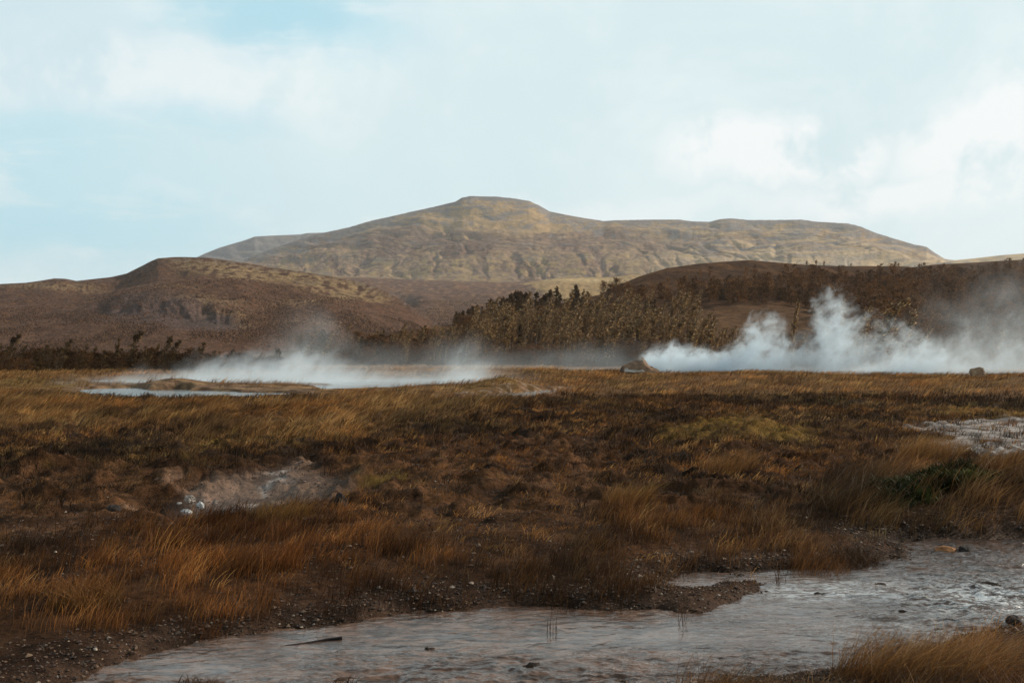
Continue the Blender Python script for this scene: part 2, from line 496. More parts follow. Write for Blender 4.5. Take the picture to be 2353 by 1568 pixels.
# polar grid: fine where the view is, coarse behind it
az = np.concatenate([np.linspace(-180, -36, 40, endpoint=False), np.linspace(-36, 36, 900), np.linspace(36, 180, 41)[1:]])
rr = [0.25]
while rr[-1] < 14000:
    q = rr[-1]
    rr.append(q * (1.3 if q < 4 else 1.0065 if q < 150 else 1.03 if q < 400 else 1.3))
rr = np.array(rr)
A, R = np.meshgrid(np.radians(az), rr)
gx, gy = (R * np.sin(A)).ravel(), (R * np.cos(A)).ravel()
gz, gc, gw, _ = ground_fields(gx, gy)
ff, fs = grid_faces(len(rr), len(az))
ground = link_mesh('ground', np.stack([gx, gy, gz], -1), ff.reshape(-1, 4)[:, ::-1].ravel(), fs, M_GROUND, gc, extra={'wet': gw})
tag(ground, kind='structure')
print('ground', len(gx))

# stream and pools: sheets lying in the carved beds
def sheet(name, us, ys, zfn, mat, extra=None):
    Y_, U_ = np.meshgrid(ys, us, indexing='ij')
    x = (U_ - W / 2) / F * Y_
    x, y = x.ravel(), Y_.ravel()
    z, ex = zfn(x, y)
    f_, s_ = grid_faces(len(ys), len(us))
    return link_mesh(name, np.stack([x, y, z], -1), f_.reshape(-1, 4).ravel(), s_, mat, extra=ex)


def stream_z(x, y):
    # coordinates along / across the current
    a = math.radians(14)
    p = x * math.cos(a) + y * math.sin(a); q = -x * math.sin(a) + y * math.cos(a)
    U_, V_ = plan(x, y)
    rapid = np.clip(0.25 + 0.65 * sst(1420, 1530, V_) + 0.8 * sst(1800, 2300, U_), 0, 1.3) * (1 - 0.85 * ell(U_, V_, 480, 1500, 260, 40)) * (1 - .6 * ell(U_, V_, 1450, 1430, 260, 26))
    w1 = fbm(p * 1.1, q * 1.3, 3)
    z = 0.032 * fbm(p * 1.9 + w1, q * 3.4 + w1, 3) * rapid - 0.022 * ridged(p * 3.0 + w1, q * 6 + 4, 3) * rapid + 0.010 + 0.006 * fbm(p * 14, q * 22, 3) * (rapid + .15)
    foam_glare = np.clip(ell(U_, V_, 2280, 1345, 170, 40) + 0.8 * ell(U_, V_, 1900, 1330, 190, 22) + .35 * ell(U_, V_, 2100, 1420, 260, 26), 0, 1)  # pale patches: foam, plus bright sky reflection painted into the water colour
    return -0.125 + z + 0.02 * sst(1200, 2352, U_), {'foam_glare': foam_glare, 'silt': 1 - sst(1250, 2150, U_ + (V_ - 1450) * .8 + 120 * w1), 'rapid': np.clip(rapid * (.45 + .55 * sst(-.3, .3, w1)), .04, 1.2)}


stream = sheet('stream_water', np.linspace(-500, 3000, 900), np.geomspace(5.0, 15.4, 640), stream_z, M_STREAM)
tag(stream, kind='structure')
pool = sheet('pool_water', np.linspace(60, 1420, 300), np.geomspace(48, 128, 200), lambda x, y: (-0.06 + 0 * x, None), M_POND)
tag(pool, kind='structure')


# ------------------------------------------------------------------ hills and mountain
def lut(pts):
    a = np.array(pts, float)
    return lambda u: np.interp(u, a[:, 0], a[:, 1])


class Hill:
    """terrain between a foot line and a traced crest line, with real distances; z(u, s) s=0 foot, 1 crest, >1 behind"""
    def __init__(self, crest, yc, yb, vb, g=lambda s: s, shape=None):
        self.vc = lut(crest); self.yc = lut(yc); self.yb = lut(yb); self.vb = lut(vb); self.g = g; self.shape = shape

    def at(self, u, s):
        yc, yb = self.yc(u), self.yb(u)
        Y = yb + (yc - yb) * s
        vc = self.vc(u)
        vsm = sum(self.vc(u + k) for k in (-180, -120, -60, 0, 60, 120, 180)) / 7
        kk = sst(.35, 1.0, s)
        vl = np.minimum(vsm, self.vb(u) - 4) * (1 - kk) + vc * kk      # the crest's kinks fade out downhill
        v = self.vb(u) + (vl - self.vb(u)) * self.g(np.clip(s, 0, 1))
        z = CH + (HOR - v) / F * Y
        zc = CH + (HOR - vc) / F * yc
        back = np.clip(s - 1, 0, 9)
        z = np.where(s > 1, zc - back * back * (zc * 0.9) - back * zc * 0.12, z)
        x = (u - W / 2) / F * Y
        if self.shape is not None:
            z = z + self.shape(u, s, x, Y, v)
        return x, Y, z, v


def erode(z, ns, depth, f0, us, rg):
    """run rain down the rows from crest to foot, merging into channels, and cut them in"""
    nr, nc = z.shape
    fl = np.zeros_like(z)
    cur = np.ones(nc)
    idx = np.arange(nc)
    for i in range(ns - 1, 0, -1):
        fl[i] = cur
        nxt = z[i - 1] - .25 * np.log1p(cur) + rg.normal(0, .12, nc)
        best = idx.copy(); bz = nxt.copy()
        for k in (-1, 1, -2, 2):
            j = np.clip(idx + k, 0, nc - 1)
            zz = nxt[j] + abs(k) * .05
            m_ = zz < bz; best[m_] = j[m_]; bz[m_] = zz[m_]
        cur = np.bincount(best, weights=cur, minlength=nc)[:nc] * .992 + 1.0
    fl[0] = cur
    f = 1 - np.exp(-fl / f0)
    for w_ in (1, 2, 3):
        f = (f + np.roll(f, w_, 1) + np.roll(f, -w_, 1)) / 3 * .75 + f * .25
    f[1:-1] = (f[:-2] + 2 * f[1:-1] + f[2:]) / 4
    f[ns:] = 0
    s_ = np.linspace(0, 1, ns)
    env = np.zeros(nr); env[:ns] = sst(.01, .08, s_) * (1 - sst(.80, .97, s_))
    f = f * env[:, None]
    return z - depth * f, f


def build_hill(name, hill, u0, u1, nu, ns, colfn, mat, smax=1.7, cut=None, cutcol=None):
    s = np.concatenate([np.linspace(0, 1, ns), 1 + np.linspace(0, 1, ns // 6 + 1)[1:] ** 1.5 * (smax - 1)])
    S, U_ = np.meshgrid(s, np.linspace(u0, u1, nu), indexing='ij')
    S, U_ = S.ravel(), U_.ravel()
    x, y, z, v = hill.at(U_, S)
    c = colfn(U_, S, x, y, v)
    if cut:
        zg, f = erode(z.reshape(len(s), nu), ns, cut[0], cut[1], U_, np.random.default_rng(3))
        z = zg.ravel()
        c = mixc(c, cutcol, sst(.35, .95, f.ravel()) * cut[2])
    f_, n_ = grid_faces(len(s), nu)
    return tag(link_mesh(name, np.stack([x, y, z], -1), f_, n_, mat, c), kind='structure')


TAN = np.array((0.345, 0.235, 0.125)); PALE = np.array((0.50, 0.38, 0.24)); HEATH = np.array((0.125, 0.068, 0.044))
GREY = np.array((0.20, 0.185, 0.18)); PURP = np.array((0.13, 0.088, 0.078)); RUST = np.array((0.16, 0.075, 0.035)); OCH = np.array((0.36, 0.22, 0.09))


def mixc(c, k, f):
    f = np.clip(f, 0, 1)[:, None]
    return c * (1 - f) + k * f


# main mountain
M_CREST = [(-700, 700), (300, 660), (455, 600), (560, 596), (600, 580), (680, 552), (725, 538), (800, 522), (850, 507), (900, 496), (940, 487), (985, 477), (1020, 469), (1045, 463), (1062, 453), (1080, 450),
           (1140, 451), (1180, 455), (1215, 461), (1238, 471), (1262, 485), (1300, 493), (1340, 500), (1385, 507), (1440, 505), (1500, 504), (1560, 504),
           (1590, 508), (1630, 509), (1655, 503), (1680, 501), (1720, 505), (1780, 505), (1840, 504), (1880, 509), (1950, 513), (1978, 520), (2010, 534), (2060, 549),
           (2100, 561), (2130, 567), (2145, 578), (2170, 594), (2250, 606), (2700, 640), (3200, 680)]


def gul(u, v):
    wu = u + 26 * fbm(u / 90.0, v / 40.0, 3)
    g = ridged(wu / 62.0 + 3, v / 95.0, 3)
    return g


def m_shape(u, s, x, Y, v):
    body = sst(0.03, 0.2, s) * (1 - sst(0.86, 1.0, s))
    g = gul(u, v)
    z = -6 * sst(0.45, 0.95, g) * body * (1 - sst(0.35, 0.6, s))
    wx = x + 120 * fbm(x / 500, Y / 500, 3)
    z = z + 26 * fbm(wx / 520 + 2, Y / 500, 3) * body - 11 * sst(.55, .95, ridged(wx / 210, Y / 420, 3)) * body * (1 - sst(.55, .8, s))
    z = z + 1.6 * fbm(x / 40, Y / 40, 4) * body
    # basalt ledges
    st = v + 6 * fbm(u / 150, v / 60, 3)
    z = z + 3.5 * np.sin(st / 4.2 + 2 * fbm(u / 60, v / 30, 3)) * body * sst(0.4, 0.6, s)
    z = z + 1.5 * fbm(u / 12, v / 8, 3) * sst(0.02, .2, s) * (1 - sst(1.0, 1.1, s)) * 0.7
    return z


MOUNT = Hill(M_CREST, [(-700, 5200), (700, 4700), (1100, 4600), (1500, 4400), (2150, 3800), (3200, 4200)],
             [(-700, 3700), (1100, 3300), (1500, 3200), (2150, 2900), (3200, 3000)],
             [(-700, 700), (400, 675), (700, 660), (1100, 664), (1300, 658), (1450, 655), (1700, 665), (2200, 665), (3200, 695)],
             lambda s: s ** 0.9, m_shape)


def m_col(u, s, x, y, v):
    n = fbm(u / 60, v / 22, 5); n2_ = fbm(u / 22 + 9, v / 7, 4); n3 = fbm(u / 9, v / 4 + 7, 3)
    c = np.tile(TAN, (len(u), 1))
    vv = v + 26 * fbm(u / 170, v / 80, 3) + 10 * n2_
    left = 1 - sst(1350, 1750, u)
    band = sst(518, 545, vv)                                       # heather covers the lower two thirds
    c = mixc(c, PURP * 1.05, band * (0.78 - .35 * (1 - left)) * sst(-.5, .1, n2_ + .3))
    c = mixc(c, HEATH * 1.1, sst(-.1, .4, n) * band * .55)
    dr = fbm(u / 34 + .5 * n2_, v / 60, 4)
    c = mixc(c, HEATH * .8, sst(.12, .45, dr) * band * .7 * (1 - .6 * (1 - left)))
    c = mixc(c, TAN * 1.05, sst(.15, .5, -dr) * sst(530, 600, vv) * .6)
    g = sst(0.35, 0.8, gul(u, v))
    c = mixc(c, TAN * np.array((.92, .95, .82)), (1 - g) * sst(574, 596, vv) * (1 - sst(640, 655, v)) * sst(-0.15, 0.25, n2_ + n * .5) * .8)
    c = mixc(c, OCH * .85, sst(0.2, 0.5, n2_) * np.exp(-((vv - 515) / 18) ** 2) * .6 * left)
    c = mixc(c, GREY * .95, sst(-.05, 0.3, n2_ * .7 + n * .5 + (s - 0.80) * 1.6) * .85)
    c = mixc(c, GREY * 1.05, sst(0.93, 0.985, s) * .7)
    bandn = v + 9 * fbm(u / 170, v / 70, 3)
    c = mixc(c, GREY * .75, sst(0.45, 0.9, np.sin(bandn / 5.5)) * sst(0.0, 0.5, n3 + n) * .6)
    c = mixc(c, GREY * .62, sst(.22, .5, fbm(u / 46 + 3, v / 2.4, 3)) * sst(-.2, .3, n) * .55)
    c = mixc(c, TAN * 1.15, sst(.22, .5, fbm(u / 60 + 9, v / 3.4 + 5, 3)) * .5)
    st_ = fbm(u / 90 + v / 60, v / 6, 4)
    c = mixc(c, GREY * 1.05, (1 - left) * sst(-.1, .35, st_) * .75)
    c = mixc(c, PALE, (1 - left) * sst(-0.1, 0.4, -st_ + n * .3) * .6 * (1 - sst(0.8, 0.97, s)))
    c = mixc(c, PALE * 1.1, (1 - left) * sst(560, 600, vv) * .35)
    c = c * (1.06 + .14 * (1 - left))[:, None]
    c = mixc(c, HEATH * 1.25, (1 - sst(0.0, 0.10, s)) * (1 - sst(1230, 1350, u)) * .9)
    return c * (0.97 + 0.14 * n3)[:, None].clip(0.5, 1.5)


build_hill('mountain', MOUNT, -300, 2800, 1500, 300, m_col, M_MOUNT, cut=(5, 340, .85), cutcol=HEATH * .9)

# the shoulder behind it on the left, and the pale ridge far right
BACK = Hill([(-300, 720), (300, 650), (440, 596), (470, 582), (505, 568), (560, 552), (585, 543), (620, 541), (690, 538), (705, 535), (740, 534), (800, 530), (1000, 530)],
            [(-300, 6500), (1000, 6500)], [(-300, 4500), (1000, 4900)], [(-300, 720), (1000, 640)], lambda s: s,
            lambda u, s, x, Y, v: 14 * fbm(u / 50, v / 16, 4) * sst(0.02, .2, s) * (1 - sst(.9, 1, s)))


def b_col(u, s, x, y, v):
    n = fbm(u / 40, v / 9, 4)
    c = np.tile(GREY * .9, (len(u), 1))
    return mixc(c, TAN * .8, sst(-0.1, 0.5, n - (s - .5)))


build_hill('mountain_shoulder', BACK, -200, 980, 380, 90, b_col, M_MOUNT)
FARR = Hill([(1900, 640), (2100, 612), (2170, 602), (2190, 598), (2230, 594), (2300, 586), (2352, 582), (2600, 566), (2900, 560), (3300, 580)],
            [(1900, 3400), (3300, 3000)], [(1900, 1900), (3300, 1800)], [(1900, 660), (3300, 660)], lambda s: s,
            lambda u, s, x, Y, v: 7 * fbm(u / 60, v / 12, 4) * sst(0.02, .2, s) * (1 - sst(.9, 1, s)))
build_hill('far_ridge', FARR, 1950, 3200, 300, 60, lambda u, s, x, y, v: mixc(np.tile(PALE, (len(u), 1)), GREY, sst(-.1, .6, fbm(u / 60, v / 8, 4))), M_MOUNT)

# moor between the hills, rising to the foot of the mountain
MOOR = Hill([(-300, 700), (600, 640), (740, 632), (900, 640), (1050, 646), (1200, 650), (1270, 640), (1300, 637), (1400, 636), (1450, 630), (1600, 640), (2300, 650), (3000, 690)],
            [(-300, 3300), (1100, 3150), (1500, 3050), (3000, 2800)], [(-300, 700), (3000, 700)], [(-300, 800), (700, 796), (1100, 790), (3000, 800)],
            lambda s: s ** 0.62,
            lambda u, s, x, Y, v: (sst(.02, .15, s) * (1 - sst(.85, 1, s)) * (9 * fbm(x / 160, Y / 260, 4) + 3.0 * fbm(x / 30, Y / 60, 3))
                                   - 24 * np.exp(-((u - (905 + (v - 700) * -0.55 + 18 * np.sin(v / 9))) / 26) ** 2) * sst(0.04, 0.2, s) * (1 - sst(.5, .8, s))))


def moor_col(u, s, x, y, v):
    n = fbm(u / 45, v / 9, 4); n2_ = fbm(u / 12, v / 3, 3)
    c = np.tile(HEATH * 1.05, (len(u), 1))
    c = mixc(c, RUST * 1.1, sst(-0.2, 0.5, n) * .7)
    c = mixc(c, TAN * .8, sst(0.15, 0.6, n2_ + n * .4) * .35)
    ye = (1 - sst(-6, 6, seg_dist_poly(u + 12 * n2_, v * 3 + 4 * n, [(1200, 650 * 3), (1290, 638 * 3), (1400, 636 * 3), (1480, 626 * 3), (1620, 640 * 3), (1540, 700 * 3), (1320, 696 * 3), (1240, 668 * 3)])))
    c = mixc(c, np.array((0.38, 0.25, 0.11)), ye * .9)
    ye2 = ell(u, v, 1345, 643, 90, 4.5)
    c = mixc(c, np.array((0.55, 0.40, 0.20)), ye2 * .9)
    c = mixc(c, TAN * 1.1, ell(u, v + 2 * n, 760, 634, 130, 3) * .8)
    c = mixc(c, PURP * 0.8, ell(u, v, 860, 690, 60, 26) * .7)
    return c * (0.9 + 0.35 * n2_)[:, None].clip(.5, 1.6)


build_hill('moor', MOOR, -300, 2700, 1100, 240, moor_col, M_HILL, 1.15)

# left hill
L_CREST = [(-900, 720), (-500, 690), (-200, 668), (0, 652), (60, 649), (95, 644), (125, 639), (150, 640), (175, 645), (210, 641), (255, 636), (290, 628), (330, 608), (345, 600), (362, 593),
           (400, 590), (430, 590), (480, 592), (520, 597), (600, 610), (680, 622), (760, 634), (830, 648), (885, 668), (940, 700), (1000, 742), (1060, 790), (1100, 812)]


def l_shape(u, s, x, Y, v):
    body = sst(0.02, 0.15, s) * (1 - sst(0.88, 1, s))
    z = body * (8 * fbm(x / 130, Y / 150, 5) + 1.2 * fbm(x / 20, Y / 30, 3))
    # crag above the scree
    cl_ = v - (728 + 14 * fbm(u / 50, v / 30, 3) - (500 - u) * 0.10 * (u < 500) * 0.5)
    z = z + 4 * (1 - sst(-12, 9, cl_)) * sst(180, 300, u) * (1 - sst(540, 640, u)) * body * (1 - sst(-40, -10, -cl_ * -1) * 0) * (1 - sst(0.45, 0.75, s))
    return z


LHILL = Hill(L_CREST, [(-900, 1150), (400, 1100), (700, 1050), (900, 950), (1100, 800)],
             [(-900, 560), (400, 560), (1100, 640)], [(-900, 822), (500, 826), (900, 812), (1100, 812)], lambda s: s ** 0.55, l_shape)


def l_col(u, s, x, y, v):
    n = fbm(u / 60, v / 18, 5); n2_ = fbm(u / 20 + 3, v / 5, 4); n3 = fbm(u / 7, v / 3, 3)
    c = np.tile(HEATH * 0.92, (len(u), 1))
    c = mixc(c, RUST * .9, sst(-0.2, 0.5, n2_) * .55)
    # tawny grass on the right flank, in streaks lower down
    tr = zone(u, v + 8 * n2_, [(380, 596), (520, 600), (760, 636), (860, 656), (900, 690), (800, 690), (640, 660), (520, 640), (400, 606)], 26)
    c = mixc(c, TAN * .9, tr * sst(-0.4, 0.2, n2_ + n * .4) * .9)
    for pu, pv, ru, rv, k in ((560, 652, 120, 7, .7), (440, 706, 90, 8, .6), (500, 726, 70, 6, .7), (560, 742, 40, 5, .6), (340, 684, 90, 5, .4), (700, 700, 60, 6, .5), (120, 658, 140, 5, .5), (700, 734, 110, 6, .3)):
        c = mixc(c, TAN * .95, ell(u, v + 4 * n2_, pu, pv, ru, rv) * k * 1.25 * sst(-.3, .3, n3 + .2))
    scree = zone(u, v + 10 * n2_, [(180, 720), (300, 690), (420, 700), (520, 728), (570, 752), (430, 766), (300, 745), (200, 745)], 26)
    c = mixc(c, PURP * .82, scree * .85)
    c = mixc(c, np.array((0.085, 0.07, 0.065)), ell(u, v, 500, 738, 60, 7) * sst(-.2, .3, n3) * .9 + ell(u, v, 700, 655, 40, 5) * .8 * sst(-.3, .2, n3))
    c = mixc(c, GREY * .75, sst(0.9, 0.97, s) * sst(-0.1, .4, n2_) * .5)
    return c * (0.9 + 0.35 * n3)[:, None].clip(.5, 1.6)


build_hill('left_hill', LHILL, -800, 1095, 900, 320, l_col, M_HILL)

# the dark wooded hill on the right
R_CREST = [(560, 818), (700, 806), (760, 790), (850, 772), (950, 756), (1040, 744), (1100, 724), (1200, 706), (1300, 694), (1375, 677), (1420, 655), (1470, 634), (1530, 616), (1600, 606), (1660, 601),
           (1720, 597), (1790, 603), (1850, 608), (1930, 611), (2000, 611), (2060, 611), (2095, 613), (2110, 613), (2140, 608), (2230, 603), (2352, 596), (2600, 590), (3000, 620), (3400, 690)]


def r_shape(u, s, x, Y, v):
    body = sst(0.02, 0.12, s) * (1 - sst(0.92, 1, s))
    return body * (2.0 * fbm(x / 30, Y / 60, 4) + .5 * fbm(x / 6, Y / 10, 3))


RHILL = Hill(R_CREST, [(560, 260), (1050, 340), (1400, 430), (1700, 500), (2352, 560), (3400, 560)],
             [(560, 205), (1050, 205), (1400, 205), (2352, 190), (3400, 190)], [(560, 842), (3400, 846)], lambda s: s ** 0.75, r_shape)


def r_col(u, s, x, y, v):
    n = fbm(x / 14, y / 20, 4); n3 = fbm(x / 3, y / 4, 3)
    c = np.tile(np.array((0.062, 0.031, 0.015)), (len(u), 1))  # cloud shadow is put into this dark base colour
    c = mixc(c, np.array((0.12, 0.058, 0.024)), sst(-0.2, 0.4, n) * .7)
    clr = zone(u, v + 6 * n, [(1560, 722), (1700, 700), (1850, 705), (1890, 730), (1850, 790), (1600, 790), (1560, 760)], 30)
    c = mixc(c, np.array((0.115, 0.062, 0.030)), clr * .85)
    c = mixc(c, np.array((0.16, 0.085, 0.036)), (1 - sst(1150, 1350, u)) * sst(-.2, .4, n) * .7)
    return c * (0.85 + 0.5 * n3)[:, None].clip(.45, 1.7)


build_hill('wooded_hill', RHILL, 570, 3300, 1100, 200, r_col, M_WOODHILL)
print('hills done')


# ------------------------------------------------------------------ blades: grass, heather, moss, herbs
def blades(name, x, y, z, h, wdt, lean, dirn, col, tipcol, mat, droop=0.5, parent=None):
    """curved ribbons with a pointed tip"""
    n = len(x)
    yaw = RNG.uniform(0, math.pi, n)
    wx, wy = np.cos(yaw) * wdt * .5, np.sin(yaw) * wdt * .5
    dx, dy = np.cos(dirn), np.sin(dirn)
    V_ = np.empty((n, 7, 3), np.float32); C_ = np.empty((n, 7, 3), np.float32)
    for i, t in enumerate((0.0, 0.42, 0.78, 1.0)):
        off = lean * h * t ** 1.8
        zz = z + h * t * (1 - droop * lean * 0.45 * t) - 0.01
        px, py = x + dx * off, y + dy * off
        k = (1.0, 0.9, 0.6, 0)[i]
        cc = col * (1 - t) + tipcol * t
        if i < 3:
            V_[:, 2 * i] = np.stack([px - wx * k, py - wy * k, zz], -1)
            V_[:, 2 * i + 1] = np.stack([px + wx * k, py + wy * k, zz], -1)
            C_[:, 2 * i] = C_[:, 2 * i + 1] = cc
        else:
            V_[:, 6] = np.stack([px, py, zz], -1); C_[:, 6] = cc
    base_ = (np.arange(n) * 7)[:, None]
    fl = (base_ + np.array([0, 1, 3, 2, 2, 3, 5, 4, 4, 5, 6])[None, :]).ravel()
    sz = np.tile([4, 4, 3], n)
    return link_mesh(name, V_.reshape(-1, 3), fl, sz, mat, C_.reshape(-1, 3), parent=parent)


def scatter(n, ylo, yhi, umin=-120, umax=2470, power=1.0):
    """random plan points in the wedge in view, uniform on the ground when power = 1"""
    a = RNG.uniform(0, 1, n)
    Y = np.sqrt(ylo ** 2 + a * (yhi ** 2 - ylo ** 2)) if power == 1.0 else ylo * (yhi / ylo) ** a
    u = RNG.uniform(umin, umax, n)
    return (u - W / 2) / F * Y, Y


def pick(n, pal):
    pal = np.array(pal)
    i = RNG.integers(0, len(pal), n)
    return pal[i] * RNG.uniform(.7, 1.3, n)[:, None]


def tussock(x, y, sc, seed):
    return sst(-0.05, 0.35, fbm(x * sc + seed, y * sc - seed, 3))


def lay_grass(name, n, ylo, yhi, dens, hgt, pal, tip, wid, lean=0.9, label=None, power=1.0, mat=None, clump=0.10, nb=9, cat='grass', dirj=0.5):
    """tufts of nb blades; dens(Z, x, y) -> 0..1 keep probability"""
    x, y = scatter(n, ylo, yhi, power=power)
    z, c, wt, Z = ground_fields(x, y)
    keep = RNG.uniform(0, 1, n) < dens(Z, x, y)
    keep &= (Z['ds'] > 0.02) & (Z['dp'] > 0.1)
    x, y = x[keep], y[keep]
    tone = ((0.40 + 1.1 * sst(-.5, .5, fbm(x * .28 + 7, y * .16, 4))) * (.45 + 1.1 * sst(-.45, .45, fbm(x * 1.4 + 70, y * .8, 3))))[:, None] * (1 + np.array((.18, 0, -.2)) * fbm(x * .2 + 40, y * .1, 3)[:, None] * 1.5)
    th = (0.65 + 0.5 * RNG.uniform(0, 1, len(x))) * (0.75 + .5 * sst(-.4, .4, fbm(x * .9, y * .9, 2)))
    tc = pick(len(x), pal) * tone; tt = pick(len(x), tip) * tone
    k = nb
    X = np.repeat(x, k) + RNG.normal(0, clump, len(x) * k) * (0.6 + np.repeat(y, k) * 0.02)
    Y = np.repeat(y, k) + RNG.normal(0, clump, len(x) * k) * (0.6 + np.repeat(y, k) * 0.02)
    zz, _, _, Z2 = ground_fields(X, Y)
    ok = (Z2['ds'] > -0.02) & (Z2['dp'] > 0)
    h = hgt * np.repeat(th, k) * RNG.uniform(.55, 1.15, len(X))
    wd = np.maximum(wid, Y * 0.00042) * RNG.uniform(.7, 1.3, len(X))
    ln = lean * RNG.uniform(.35, 1.35, len(X))
    dr = RNG.normal(0.12, dirj, len(X))
    col_ = np.repeat(tc, k, 0) * RNG.uniform(.75, 1.25, len(X))[:, None]
    tip_ = np.repeat(tt, k, 0) * RNG.uniform(.75, 1.3, len(X))[:, None]
    o = blades(name, X[ok], Y[ok], zz[ok], h[ok], wd[ok], ln[ok], dr[ok], col_[ok], tip_[ok], mat or M_GRASS)
    tag(o, label, cat, kind='stuff')
    print(name, ok.sum())
    return o


BR = [(0.085, 0.034, 0.010), (0.12, 0.050, 0.014), (0.05, 0.021, 0.008), (0.15, 0.066, 0.019)]
BRT = [(0.19, 0.080, 0.022), (0.28, 0.125, 0.036), (0.13, 0.053, 0.016), (0.40, 0.20, 0.064)]
GO = [(0.17, 0.083, 0.024), (0.22, 0.11, 0.033), (0.12, 0.056, 0.018)]
GOT = [(0.42, 0.225, 0.072), (0.52, 0.30, 0.105), (0.28, 0.14, 0.045)]
DK = [(0.024, 0.012, 0.006), (0.034, 0.017, 0.007), (0.016, 0.010, 0.006), (0.05, 0.024, 0.009)]
DKT = [(0.042, 0.021, 0.009), (0.065, 0.030, 0.011), (0.030, 0.017, 0.008), (0.10, 0.045, 0.015)]
MO = [(0.085, 0.052, 0.011), (0.11, 0.068, 0.014), (0.06, 0.036, 0.009)]
MOT = [(0.33, 0.215, 0.042), (0.42, 0.28, 0.065), (0.25, 0.155, 0.034), (0.17, 0.09, 0.026)]  # moss tips lightened to look lit from above
GR = [(0.026, 0.026, 0.006), (0.036, 0.034, 0.008), (0.016, 0.017, 0.005)]
GRT = [(0.075, 0.084, 0.015), (0.115, 0.118, 0.021), (0.05, 0.055, 0.011), (0.12, 0.085, 0.022)]


def zz_(U, V, pts, f=30):
    return zone(U, V, pts, f)


def d_fore(Z, x, y):
    U, V = Z['U'], Z['V']
    a = zz_(U, V, [(-200, 1275), (120, 1255), (330, 1210), (620, 1180), (760, 1175), (900, 1240), (1200, 1290), (1330, 1270), (1500, 1310), (1380, 1385), (1150, 1388), (900, 1396), (560, 1440), (200, 1466), (-200, 1490)], 40)
    b = zz_(U, V, [(1380, 1150), (1520, 1165), (1800, 1200), (1920, 1235), (1890, 1285), (1600, 1290), (1450, 1285), (1330, 1240)], 40)
    return (np.maximum(a * .95, b * .9) * (0.04 + 0.96 * tussock(x, y, 1.7, 7) * (.35 + .65 * tussock(x, y, .6, 70)))) * (1 - Z['mud'])


lay_grass('rust_brown_grass', 30000, 9.0, 17, d_fore, 0.25, BR[:3] + DK[:2], BRT[:3] + BR[:2] + BRT[2:3], 0.0030, 0.55, 'thin rust brown grass along the near bank of the stream', clump=0.085, nb=9, dirj=.9)


lay_grass('pale_stalks', 4200, 9.0, 17, lambda Z, x, y: d_fore(Z, x, y) * .8 * tussock(x, y, 1.1, 91), 0.36, BR[1:2] + GO[:1], GOT + BRT[1:2], 0.0030, 0.7, 'single pale stalks rising out of the near brown grass', clump=0.10, nb=6, dirj=.5)


def d_sparse(Z, x, y):
    V = Z['V']
    return 0.5 * sst(1450, 1400, V) * sst(1000, 1060, V) * (0.2 + tussock(x, y, 2.2, 19)) * (1 - .6 * Z['moss']) * (1 - .7 * Z['gravel']) * (1 - Z['mud'] * .9) * (1 - .97 * Z['silica'])


lay_grass('short_brown_growth', 120000, 9.0, 34, d_sparse, 0.07, BR[:3] + DK, BR + BRT[:2] + DK, 0.0035, 0.9, 'short brown growth over the bare soil', clump=0.05, nb=7, dirj=1.5)


def d_mixed(Z, x, y):
    V, U = Z['V'], Z['U']
    k_ = sst(.0, .35, fbm(x * 1.5 + 90, y * 1.1 + 3, 4))
    return (.10 + .75 * k_) * sst(1430, 1380, V) * sst(915, 940, V) * (1 - .65 * Z['bare']) * (1 - .85 * Z['moss']) * (1 - Z['mud']) * (1 - Z['silica']) * (1 - Z['herb']) * (1 - .7 * Z['gravel'])


lay_grass('mixed_tufts', 42000, 9.5, 46, d_mixed, 0.17, BR + DK[:1], BRT + GOT + BRT, 0.0045, 0.9, 'small rust and gold tufts scattered through the dark heath', clump=0.06, nb=9, dirj=.9)


def d_bank(Z, x, y):
    U, V = Z['U'], Z['V']
    a = zz_(U, V, [(1830, 1190), (1900, 1130), (2050, 1090), (2200, 1110), (2400, 1112), (2700, 1114), (2700, 1212), (2352, 1226), (2150, 1228), (2000, 1222), (1860, 1216)], 24)
    return a * (1 - .88 * zz_(U, V, [(1990, 1188), (2050, 1142), (2160, 1130), (2270, 1142), (2296, 1184), (2240, 1200), (2080, 1200)], 10)) * (.4 + .6 * tussock(x, y, 1.4, 3)) * (1 - Z['silica'] * .9)


lay_grass('tall_bank_grass', 16000, 13.6, 25, d_bank, 0.42, BR, BRT + BRT[:2], 0.0038, 0.95, 'tall brown grass leaning over the far bank of the stream', clump=0.10, nb=11, dirj=0.6)


lay_grass('tallest_edge_grass', 5000, 13.4, 22, lambda Z, x, y: d_bank(Z, x, y) * sst(2180, 2300, Z['U']), 0.62, BR[:2] + GO[:1], BRT + GOT, 0.0045, 1.05, 'tallest golden grass at the right edge of the far bank', clump=0.10, nb=9, dirj=0.5)


def d_corner(Z, x, y):
    U, V = Z['U'], Z['V']
    a = zz_(U, V, [(1930, 1568), (2020, 1530), (2150, 1500), (2240, 1480), (2300, 1500), (2300, 1600), (2700, 1600), (2700, 1760), (1500, 1760), (1700, 1600)], 24)
    return a * (.08 + .92 * tussock(x, y, 2.0, 33))


lay_grass('near_corner_grass', 16000, 5.4, 9.4, d_corner, 0.28, BR[:3] + DK[:1], BRT + BR[:2] + GOT[2:], 0.0028, 1.15, 'golden brown grass arching over the near bank in the corner', clump=0.08, nb=10, dirj=0.9)


def d_gold(Z, x, y):
    return np.clip(Z['gold'], 0, 1) * (.12 + .88 * tussock(x, y, .8, 5)) * (1 - .5 * Z['moss'])


lay_grass('golden_grass', 30000, 28, 68, d_gold, 0.46, GO + BR[:2], GOT + BRT[:2], 0.008, 1.0, 'golden grass bent by the wind in front of the pools', clump=0.13, nb=9, dirj=0.6)


